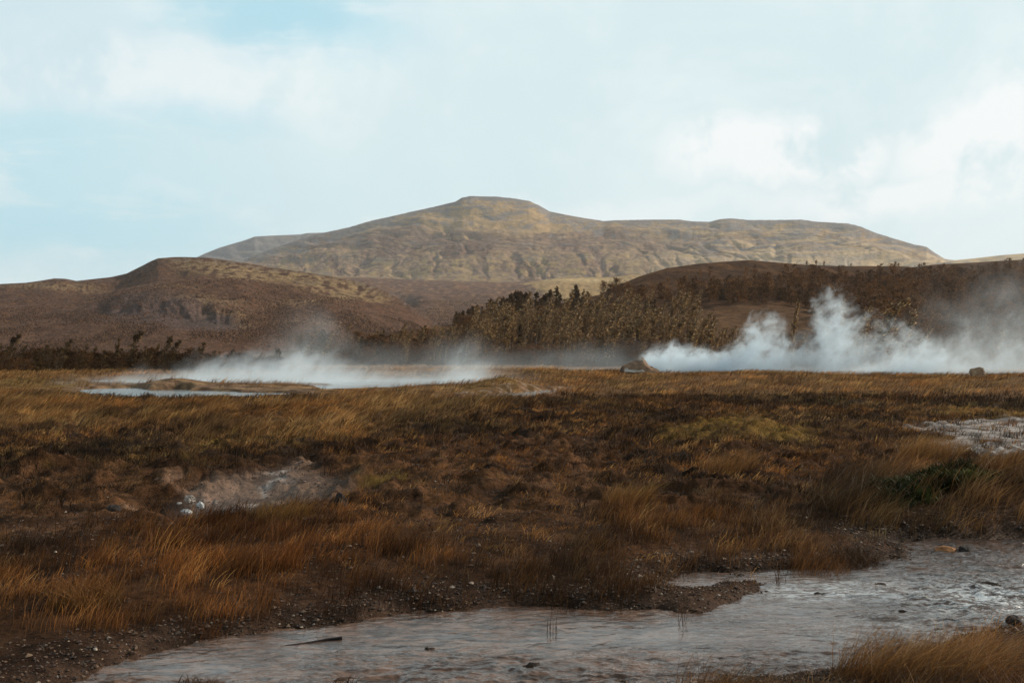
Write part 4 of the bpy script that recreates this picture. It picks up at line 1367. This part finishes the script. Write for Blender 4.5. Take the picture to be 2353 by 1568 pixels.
WHT = (0.48, 0.49, 0.49); DRK = (0.03, 0.026, 0.025)
rock('boulder', 2242, 868, (1.5, 1.3, 1.05), (0.24, 0.16, 0.10), 'square brown boulder standing alone at the edge of the plain on the right', seed=4, sink=.1, dz=.05, subdiv=4)
rock('white_stone', 461, 1166, (.125, .11, .12), WHT, 'rounded white stone in the middle of the steaming pit', seed=7, rough=.5)
rock('white_stone', 429, 1178, (.17, .10, .075), WHT, 'flat white stone lowest in the steaming pit', seed=8)
rock('white_stone', 437, 1152, (.17, .14, .13), (0.27, .23, .20), 'large greyish pale stone at the back of the pit', seed=9, rough=.5)
rock('white_stone', 503, 1167, (.15, .10, .05), WHT, 'flat white stone on the right edge of the pit water', seed=10)
rock('white_stone', 495, 1157, (.12, .10, .09), (0.24, .19, .16), 'brownish pale stone on the right side of the pit', seed=11, rough=.5)
rock('white_stone', 413, 1156, (.08, .06, .03), (0.4, .38, .36), 'tiny pale stone left of the large one in the pit', seed=12)
rock('dark_rock', 784, 1163, (.20, .18, .26), DRK, 'black upright rock half hidden in grass right of the pit', seed=13, sink=.2)
rock('dark_rock', 265, 1174, (.20, .16, .13), DRK, 'low black rock on bare soil left of the pit', seed=14)
rock('orange_stone', 2171, 1262, (.26, .17, .09), (0.36, 0.17, 0.075), 'flat orange stone at the edge of the stream', seed=15, sink=.15, rot=-.2)
rock('dark_rock', 2214, 1262, (.18, .15, .12), DRK, 'round black rock beside the orange stone in the stream', seed=16)
rock('dark_rock', 2325, 1432, (.15, .12, .08), DRK, 'jagged black rock on the near bank at the right edge', seed=17, sink=.1)
rock('dark_rock', 2180, 1452, (.24, .12, .09), (0.05, .035, .03), 'flat dark slab on the tip of the near bank', seed=18, rot=.3)
for o_ in [q for q in scene.objects if q.get('label', '') in ('flat orange stone at the edge of the stream', 'round black rock beside the orange stone in the stream')]:
    u_ = 2171 if 'orange stone at' in o_['label'] else 2214
    px_, py_ = gp(u_, 1262, -.1)
    o_.location = (px_, py_, -.13)
for i, (u, v, lab) in enumerate([(2270, 1372, 'brown rock washed over by the rapids near the right edge'), (2070, 1435, 'long dark rock in the stream near the bank tip'), (1225, 1572, 'black rock in the water at the bottom edge'), (1885, 1400, 'tiny dark rock in the bright water'), (2020, 1376, 'flat brown rock awash in the white water'), (980, 1530, 'brown rock lump in the flow at the lower middle')]):
    o = rock('stream_rock', u, v, (rnd.uniform(.14, .30), rnd.uniform(.10, .18), .11), (0.04, .027, .02), lab, 'rock', None, seed=30 + i, sink=.3, rot=rnd.uniform(-.4, .4), rough=.5)
    o.location.z = -0.185
for i, (u, v, lab) in enumerate([(222, 1490, 'small white pebble on the gravel bank at the lower left'), (329, 1474, 'white pebble near the top of the lower left gravel bank'), (1030, 1104, 'white pebble on the bare soil in the middle'),
                                 (130, 1267, 'small pale pebble above the lower left grass'), (1000, 1105, 'brown pebble left of the white one on the bare soil'), (1850, 1188, 'pale fragment beside the tall bank grass'), (1462, 1286, 'pale fragment under the grass beside the gravel spit')]):
    rock('pebble', u, v, (.04, .036, .024), (0.36, .30, .24) if 'white' in lab or 'pale' in lab else (.22, .15, .1), lab, 'pebble', None, seed=60 + i, subdiv=2)

# gravel
def stones(name, n, ylo, yhi, dens, size, pal, label):
    x, y = scatter(n, ylo, yhi)
    z, c, wt, Z = ground_fields(x, y)
    k = RNG.uniform(0, 1, n) < dens(Z, x, y)
    x, y, z = x[k], y[k], z[k]; n = len(x)
    s = size * RNG.lognormal(0, .45, n)
    o8 = np.array([(1, 0, 0), (-1, 0, 0), (0, 1, 0), (0, -1, 0), (0, 0, 1), (0, 0, -1)], float)
    V_ = o8[None] * s[:, None, None] * RNG.uniform(.55, 1.3, (n, 6, 1)) + RNG.normal(0, .18, (n, 6, 3)) * s[:, None, None]
    V_[:, :, 2] *= .6
    a = RNG.uniform(0, 6.28, n)
    X = V_[:, :, 0] * np.cos(a)[:, None] - V_[:, :, 1] * np.sin(a)[:, None]
    Y = V_[:, :, 0] * np.sin(a)[:, None] + V_[:, :, 1] * np.cos(a)[:, None]
    V_ = np.stack([X + x[:, None], Y + y[:, None], V_[:, :, 2] + z[:, None] + s[:, None] * .2], -1)
    fc = np.array([0, 2, 4, 2, 1, 4, 1, 3, 4, 3, 0, 4, 2, 0, 5, 1, 2, 5, 3, 1, 5, 0, 3, 5])
    fl = ((np.arange(n) * 6)[:, None] + fc[None]).ravel()
    print(name, n)
    return tag(link_mesh(name, V_.reshape(-1, 3), fl, np.full(n * 8, 3), M_STONE, np.repeat(pick(n, pal), 6, 0), smooth=False), label, 'gravel', kind='stuff')


ST = [(0.06, 0.036, 0.025), (0.04, 0.025, 0.019), (0.09, 0.055, 0.034), (0.03, 0.02, 0.016), (0.13, 0.085, 0.055), (0.24, 0.19, 0.15)]
stones('gravel', 70000, 6.2, 15, lambda Z, x, y: np.clip(Z['gravel'] * 1.0 + .12 * sst(1440, 1300, Z['V']), 0, 1) * (Z['ds'] > -.45), .0105, ST[:5] * 5 + ST[5:], 'brown gravel along the edges of the stream')
stones('soil_crumbs', 50000, 12, 34, lambda Z, x, y: np.clip(Z['bare'] * .8 + Z['mud'] * .8 + .1, 0, 1) * (1 - Z['silica'] * .5), .0095, ST[:5] * 16 + [(0.4, .33, .26)], 'crumbs of stone scattered over the bare brown soil')
stones('pit_rubble', 9000, 14, 24, lambda Z, x, y: Z['mud'] * sst(-.2, .3, Z['n2']), .022, [(0.11, 0.07, .048), (0.075, .047, .034), (.15, .10, .075)], 'brown rubble lining the steaming pit')

# stick in the water
sx, sy = gp(700, 1472, -.1)
v_, f_ = tube([(-.30, -.14, -.13), (-.14, -.05, -.10), (.02, .03, -.095), (.16, .13, -.09), (.28, .16, -.085)], [.007, .010, .011, .010, .014], 6)
o = link_mesh('driftwood_stick', v_, f_.ravel(), np.full(len(f_), 4), M_BARK, np.tile((0.02, .017, .018), (len(v_), 1)))
o.location = (sx, sy, -0.02)
tag(o, 'black curved stick lying in the shallow water at the lower left', 'stick')
# clots of dead grass caught in the stream
for u, v, r_, n, lab in ((455, 1535, .16, 260, 'dark clump of dead grass caught in the stream at the lower left'), (1690, 1330, .10, 40, 'few dead stalks standing in the narrow side pool'), (790, 1535, .12, 120, 'brown clot of weed in the rippled water at the bottom')):
    t_ = tussock_plant(u, v, r_, .09, n, DK + BR[:1], BR, 'dead_grass_clump', lab, 'dead grass', lean=1.4, wid=.006, dirj=3)
    t_.location.z = -0.125


# ------------------------------------------------------------------ the vent mound that the jet comes from
def vent_mound():
    nu_, nv_ = 60, 40
    aa = np.linspace(0, 2 * math.pi, nu_); qq = np.linspace(0, 1, nv_)
    Q, A_ = np.meshgrid(qq, aa, indexing='ij')
    px = np.cos(A_) * Q * 2.6; py = np.sin(A_) * Q * 2.0
    prof = np.interp(px, [-2.6, -2.35, -2.2, -1.2, -.1, .35, 1.2, 2.6], [0.0, .75, .95, 1.45, 2.25, 2.25, 1.0, 0.0])
    hgt = prof * np.sqrt(np.clip(1 - (py / 2.0) ** 2, 0, 1)) * (1 - sst(.93, 1, Q))
    hgt += .34 * fbm(px.ravel() * 1.3, py.ravel() * 1.3, 6).reshape(px.shape) * (Q < .97)
    c = np.tile(np.array((0.19, 0.12, 0.075)), (px.size, 1)) * (1 + .5 * fbm(px.ravel() * 1.5, hgt.ravel() * 2.5, 3))[:, None]
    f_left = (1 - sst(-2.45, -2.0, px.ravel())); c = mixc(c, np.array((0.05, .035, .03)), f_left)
    c = mixc(c, np.array((0.55, .52, .47)), (np.exp(-((hgt.ravel() - .28) / .12) ** 2) * (np.abs(px.ravel() + .8) < 1.2) * (py.ravel() < 0)))
    c = mixc(c, np.array((0.5, .47, .42)), np.exp(-((px.ravel() - .1) / .5) ** 2 - ((hgt.ravel() - 2.1) / .25) ** 2) * .6)
    fl, sz = grid_faces(nv_, nu_)
    o = link_mesh('vent_mound', np.stack([px.ravel(), py.ravel(), hgt.ravel()], -1), fl, sz, M_ROCK, c)
    Yv = 126.0
    o.scale = (.9, .9, .72)
    o.location = ((1470 - W / 2) / F * Yv, Yv, 0.25)
    for i_, (qx, qy, qz, sx_, sz_) in enumerate([(-1.5, -1.62, .28, .5, .16), (-1.0, -1.8, .22, .55, .14), (-.5, -1.9, .26, .5, .12), (0.05, -1.9, .36, .45, .13), (.25, -1.55, .75, .16, .5), (-.1, -1.2, 1.35, .3, .22)]):
        c_ = rock('white_crust', 1470, 860, (sx_ * 1.5, .4, sz_ * 1.5), (.55, .52, .47), None, None, seed=80 + i_, subdiv=2, rough=.5)
        c_.parent = o; c_.location = (qx, qy, qz - .1)
    return tag(o, 'pointed brown mineral mound with a white rim at the mouth of the steam jet', 'mound')


vent_mound()
# the low layered rock ledge by the right plume
v_, f_ = [], []
cx, cy = gp(2005, 858)
nx_, nz_ = 60, 14
for j in range(nz_):
    t = j / (nz_ - 1)
    for i in range(nx_):
        s = i / (nx_ - 1)
        px = (s - .5) * 9.0
        env = math.sin(math.pi * min(1, max(0, s))) ** .5
        py = -1.6 + 3.2 * t
        hz_ = .38 * env * math.sin(math.pi * t) ** .4 if 0 < t < 1 else -.2
        v_.append((px, py, hz_ + .05 * float(perlin(np.array([px * 1.5]), np.array([py * 3.]))[0])))
fl, sz = grid_faces(nz_, nx_)
o = link_mesh('rock_ledge', np.array(v_), fl, sz, M_ROCK, np.tile((0.13, .095, .08), (len(v_), 1)))
o.location = (cx, cy, .2)
tag(o, 'low flat ledge of layered rock at the foot of the right steam cloud', 'ledge')


# ------------------------------------------------------------------ steam
def fcurve(t, x, x0, x1, pts, vmin, vmax):
    """value-by-x lookup as a float curve node: pts (x, value)"""
    fac = t.ramp(x, x0, x1, 0, 1, False)
    nd = t.n('ShaderNodeFloatCurve', {'Value': fac})
    cv = nd.mapping.curves[0]
    pp = [((px - x0) / (x1 - x0), (pv - vmin) / (vmax - vmin)) for px, pv in pts]
    while len(cv.points) < len(pp):
        cv.points.new(0.5, 0.5)
    for q, (a, b) in zip(cv.points, pp):
        q.location = (a, b); q.handle_type = 'AUTO_CLAMPED'
    nd.mapping.use_clip = False
    nd.mapping.update()
    return t.ramp(nd.outputs[0], 0, 1, vmin, vmax, False)


def steam(name, label, Yc, Dy, top, dens, bottom=-0.4, dmax=.5, soft=1.6, billow=1.6, nscale=.22, wisp=.5, step=.5, cat='steam', shear=.25, aniso=0.2):
    """a plume drifting to the right: top = [(u, v)] of its upper edge, dens = [(u, 0..1)] along it, at real depth Yc with half width Dy"""
    tx = [((u - W / 2) / F * Yc, CH + (HOR - v) / F * Yc) for u, v in top]
    dx = [((u - W / 2) / F * Yc, d) for u, d in dens]
    x0, x1 = tx[0][0], tx[-1][0]
    zmax = max(z for _, z in tx)
    m = bpy.data.materials.new(name + '_air')
    m.use_nodes = True
    t = NT(m.node_tree)
    P = t.n('ShaderNodeTexCoord').outputs['Object']
    s0 = t.n('ShaderNodeSeparateXYZ', {0: P}).outputs
    Ps = t.n('ShaderNodeCombineXYZ', {0: t.m('MULTIPLY_ADD', s0[2], -shear, s0[0]), 1: s0[1], 2: s0[2]}).outputs[0]
    wn = t.noise(Ps, nscale * .8, 4, .6, 0.0, out='Color')
    wv = t.n('ShaderNodeVectorMath', {0: t.vm('SUBTRACT', wn, (.5, .5, .5)), 3: billow * 2.4}, operation='SCALE').outputs[0]
    Pw = t.vm('ADD', P, wv)
    s = t.n('ShaderNodeSeparateXYZ', {0: Pw})
    X, Y, Z = s.outputs
    T = fcurve(t, X, x0, x1, tx, 0, zmax + 1)
    dn = fcurve(t, X, x0, x1, dx, 0, 1)
    edge = t.ramp(t.m('SUBTRACT', T, Z), -0.1 * soft, soft)
    fine = t.noise(t.vm('ADD', Ps, wv), nscale * 2.1, 6, .62, .5)
    # thinner and more broken with height and towards the edges
    hi = t.m('DIVIDE', Z, t.m('MAXIMUM', T, .5))
    lo = t.m('MULTIPLY_ADD', hi, .20 * wisp, .29)
    wis = t.ramp(fine, lo, t.m('ADD', lo, .24))
    yy = t.m('ABSOLUTE', t.m('DIVIDE', t.m('SUBTRACT', Y, Yc), Dy))
    side = t.ramp(yy, 1.0, .35)
    xs = t.n('ShaderNodeSeparateXYZ', {0: P})
    ends = t.m('MULTIPLY', t.ramp(xs.outputs[0], x0 - .2, x0 + 1.2), t.ramp(xs.outputs[0], x1 + 2, x1 - 6))
    d = t.m('MULTIPLY', t.m('MULTIPLY', edge, wis), t.m('MULTIPLY', side, dn))
    d = t.m('MULTIPLY', t.m('MULTIPLY', d, ends), dmax)
    pv = t.n('ShaderNodeVolumePrincipled', {'Color': (.82, .925, 1.0, 1), 'Density': d, 'Anisotropy': aniso})
    t.link(pv.outputs[0], t.n('ShaderNodeOutputMaterial').inputs['Volume'])
    m.cycles.volume_step_rate = step
    # hull: closed loft a little larger than the plume
    n = 40
    xs_ = np.linspace(x0 - 1.5, x1 + 2.5, n)
    a_ = np.array(tx)
    pad = billow * 1.2 + .6
    tp = np.array([max(np.interp(np.linspace(q - 3 - billow, q + 3 + billow, 9), a_[:, 0], a_[:, 1])) + pad for q in xs_])
    V_, k = [], 10
    for i in range(n):
        for j in range(k):
            an = 2 * math.pi * (j + .5) / k
            cy_ = Yc + math.copysign(abs(math.cos(an)) ** .5, math.cos(an)) * (Dy + billow)
            hz_ = math.copysign(abs(math.sin(an)) ** .5, math.sin(an))
            V_.append((xs_[i], cy_, bottom + (tp[i] - bottom) * (.5 + .5 * hz_)))
    Fl, Sz = [], []
    for i in range(n - 1):
        for j in range(k):
            Fl += [i * k + j, (i + 1) * k + j, (i + 1) * k + (j + 1) % k, i * k + (j + 1) % k]; Sz.append(4)
    Fl += list(range(k)); Sz.append(k)
    Fl += [(n - 1) * k + j for j in range(k)][::-1]; Sz.append(k)
    o = link_mesh(name, np.array(V_), Fl, Sz, m, smooth=False)
    import bmesh
    bm = bmesh.new(); bm.from_mesh(o.data); bmesh.ops.recalc_face_normals(bm, faces=bm.faces[:]); bm.to_mesh(o.data); bm.free()
    return tag(o, label, cat, kind='stuff')


steam('jet_steam', 'thick white steam jetting right from the vent mound and billowing up', 130, 4.2,
      [(1466, 832), (1476, 803), (1505, 787), (1550, 784), (1590, 793), (1640, 788), (1680, 780), (1702, 744), (1740, 714), (1778, 712), (1805, 738), (1840, 756), (1868, 718), (1884, 655),
       (1910, 640), (1946, 655), (1968, 700), (2030, 712), (2085, 716), (2110, 752), (2160, 745), (2240, 700), (2420, 660)],
      [(1466, 1), (1640, .9), (1720, .6), (1780, .42), (1850, .24), (1900, .42), (1960, .24), (2060, .16), (2160, .08), (2420, .06)], dmax=1.2, soft=1.5, billow=1.9, nscale=.33, wisp=1.25, step=.35)
steam('second_steam', 'white cloud of steam rolling right from behind the rock ledge', 122, 4.0,
      [(1840, 852), (1900, 846), (1960, 838), (2030, 822), (2070, 790), (2100, 758), (2130, 752), (2170, 770), (2230, 752), (2300, 765), (2430, 740)],
      [(1840, .3), (1960, .7), (2060, 1), (2160, .7), (2260, .35), (2430, .2)], dmax=.6, soft=1.8, billow=1.9, nscale=.32, wisp=1.3, step=.4)
steam('pool_steam', 'low white steam drifting right off the hot pools on the left', 91, 15.0,
      [(170, 876), (250, 866), (330, 852), (420, 836), (500, 812), (560, 794), (620, 790), (680, 770), (715, 774), (760, 806), (840, 812), (920, 822), (1000, 818), (1050, 790), (1085, 782), (1130, 812), (1260, 848)],
      [(170, .3), (250, .6), (400, .9), (520, 1), (640, 1), (740, .9), (820, .5), (900, .35), (990, .35), (1060, .6), (1120, .3), (1260, .08)], dmax=.17, soft=2.2, billow=2.2, nscale=.36, wisp=1.5, shear=.6, step=.5)
steam('drifting_mist', 'thin mist hanging in front of the trees in the centre', 160, 14.0,
      [(380, 850), (560, 800), (680, 720), (735, 690), (790, 740), (900, 770), (1060, 760), (1200, 790), (1350, 770), (1500, 780), (1600, 800), (1700, 830)],
      [(380, .3), (600, .7), (740, .8), (900, .6), (1100, .8), (1300, .8), (1500, .7), (1700, .3)], dmax=.017, soft=3.5, billow=2.5, nscale=.12, wisp=.5, step=1.0)
steam('pit_steam', 'faint wisp of steam hanging over the stony pit on the left', 17.6, 1.5,
      [(330, 1180), (420, 1120), (560, 1050), (700, 1020), (820, 1060), (900, 1090)], [(330, .4), (450, 1), (600, .8), (900, .2)], dmax=.07, soft=.5, billow=.35, nscale=.9, wisp=1.0, step=1.0)
steam('right_mist', 'thin grey mist rising in front of the hill at the right edge', 150, 14.0,
      [(2020, 780), (2080, 720), (2140, 640), (2200, 590), (2300, 580), (2500, 570)],
      [(2020, .2), (2120, .5), (2250, .8), (2500, 1)], dmax=.022, soft=5, billow=3, nscale=.11, wisp=1.0, step=1.0)

# ------------------------------------------------------------------ haze
hm = bpy.data.materials.new('haze_air'); hm.use_nodes = True
t = NT(hm.node_tree)
pv = t.n('ShaderNodeVolumePrincipled', {'Color': (.86, .93, 1.0, 1), 'Density': 0.00004, 'Anisotropy': 0.1})
t.link(pv.outputs[0], t.n('ShaderNodeOutputMaterial').inputs['Volume'])
X0, X1, Y0_, Y1_, Z0, Z1 = -9000, 9000, -300, 9000, -3, 760
vs_ = [(x, y, z) for z in (Z0, Z1) for y in (Y0_, Y1_) for x in (X0, X1)]
haze = link_mesh('haze', np.array(vs_, float), [0, 2, 3, 1, 4, 5, 7, 6, 0, 1, 5, 4, 2, 6, 7, 3, 0, 4, 6, 2, 1, 3, 7, 5], [4] * 6, hm, smooth=False)
tag(haze, 'pale blue air haze over the whole valley', 'haze', kind='stuff')
print('objects', len(scene.objects))
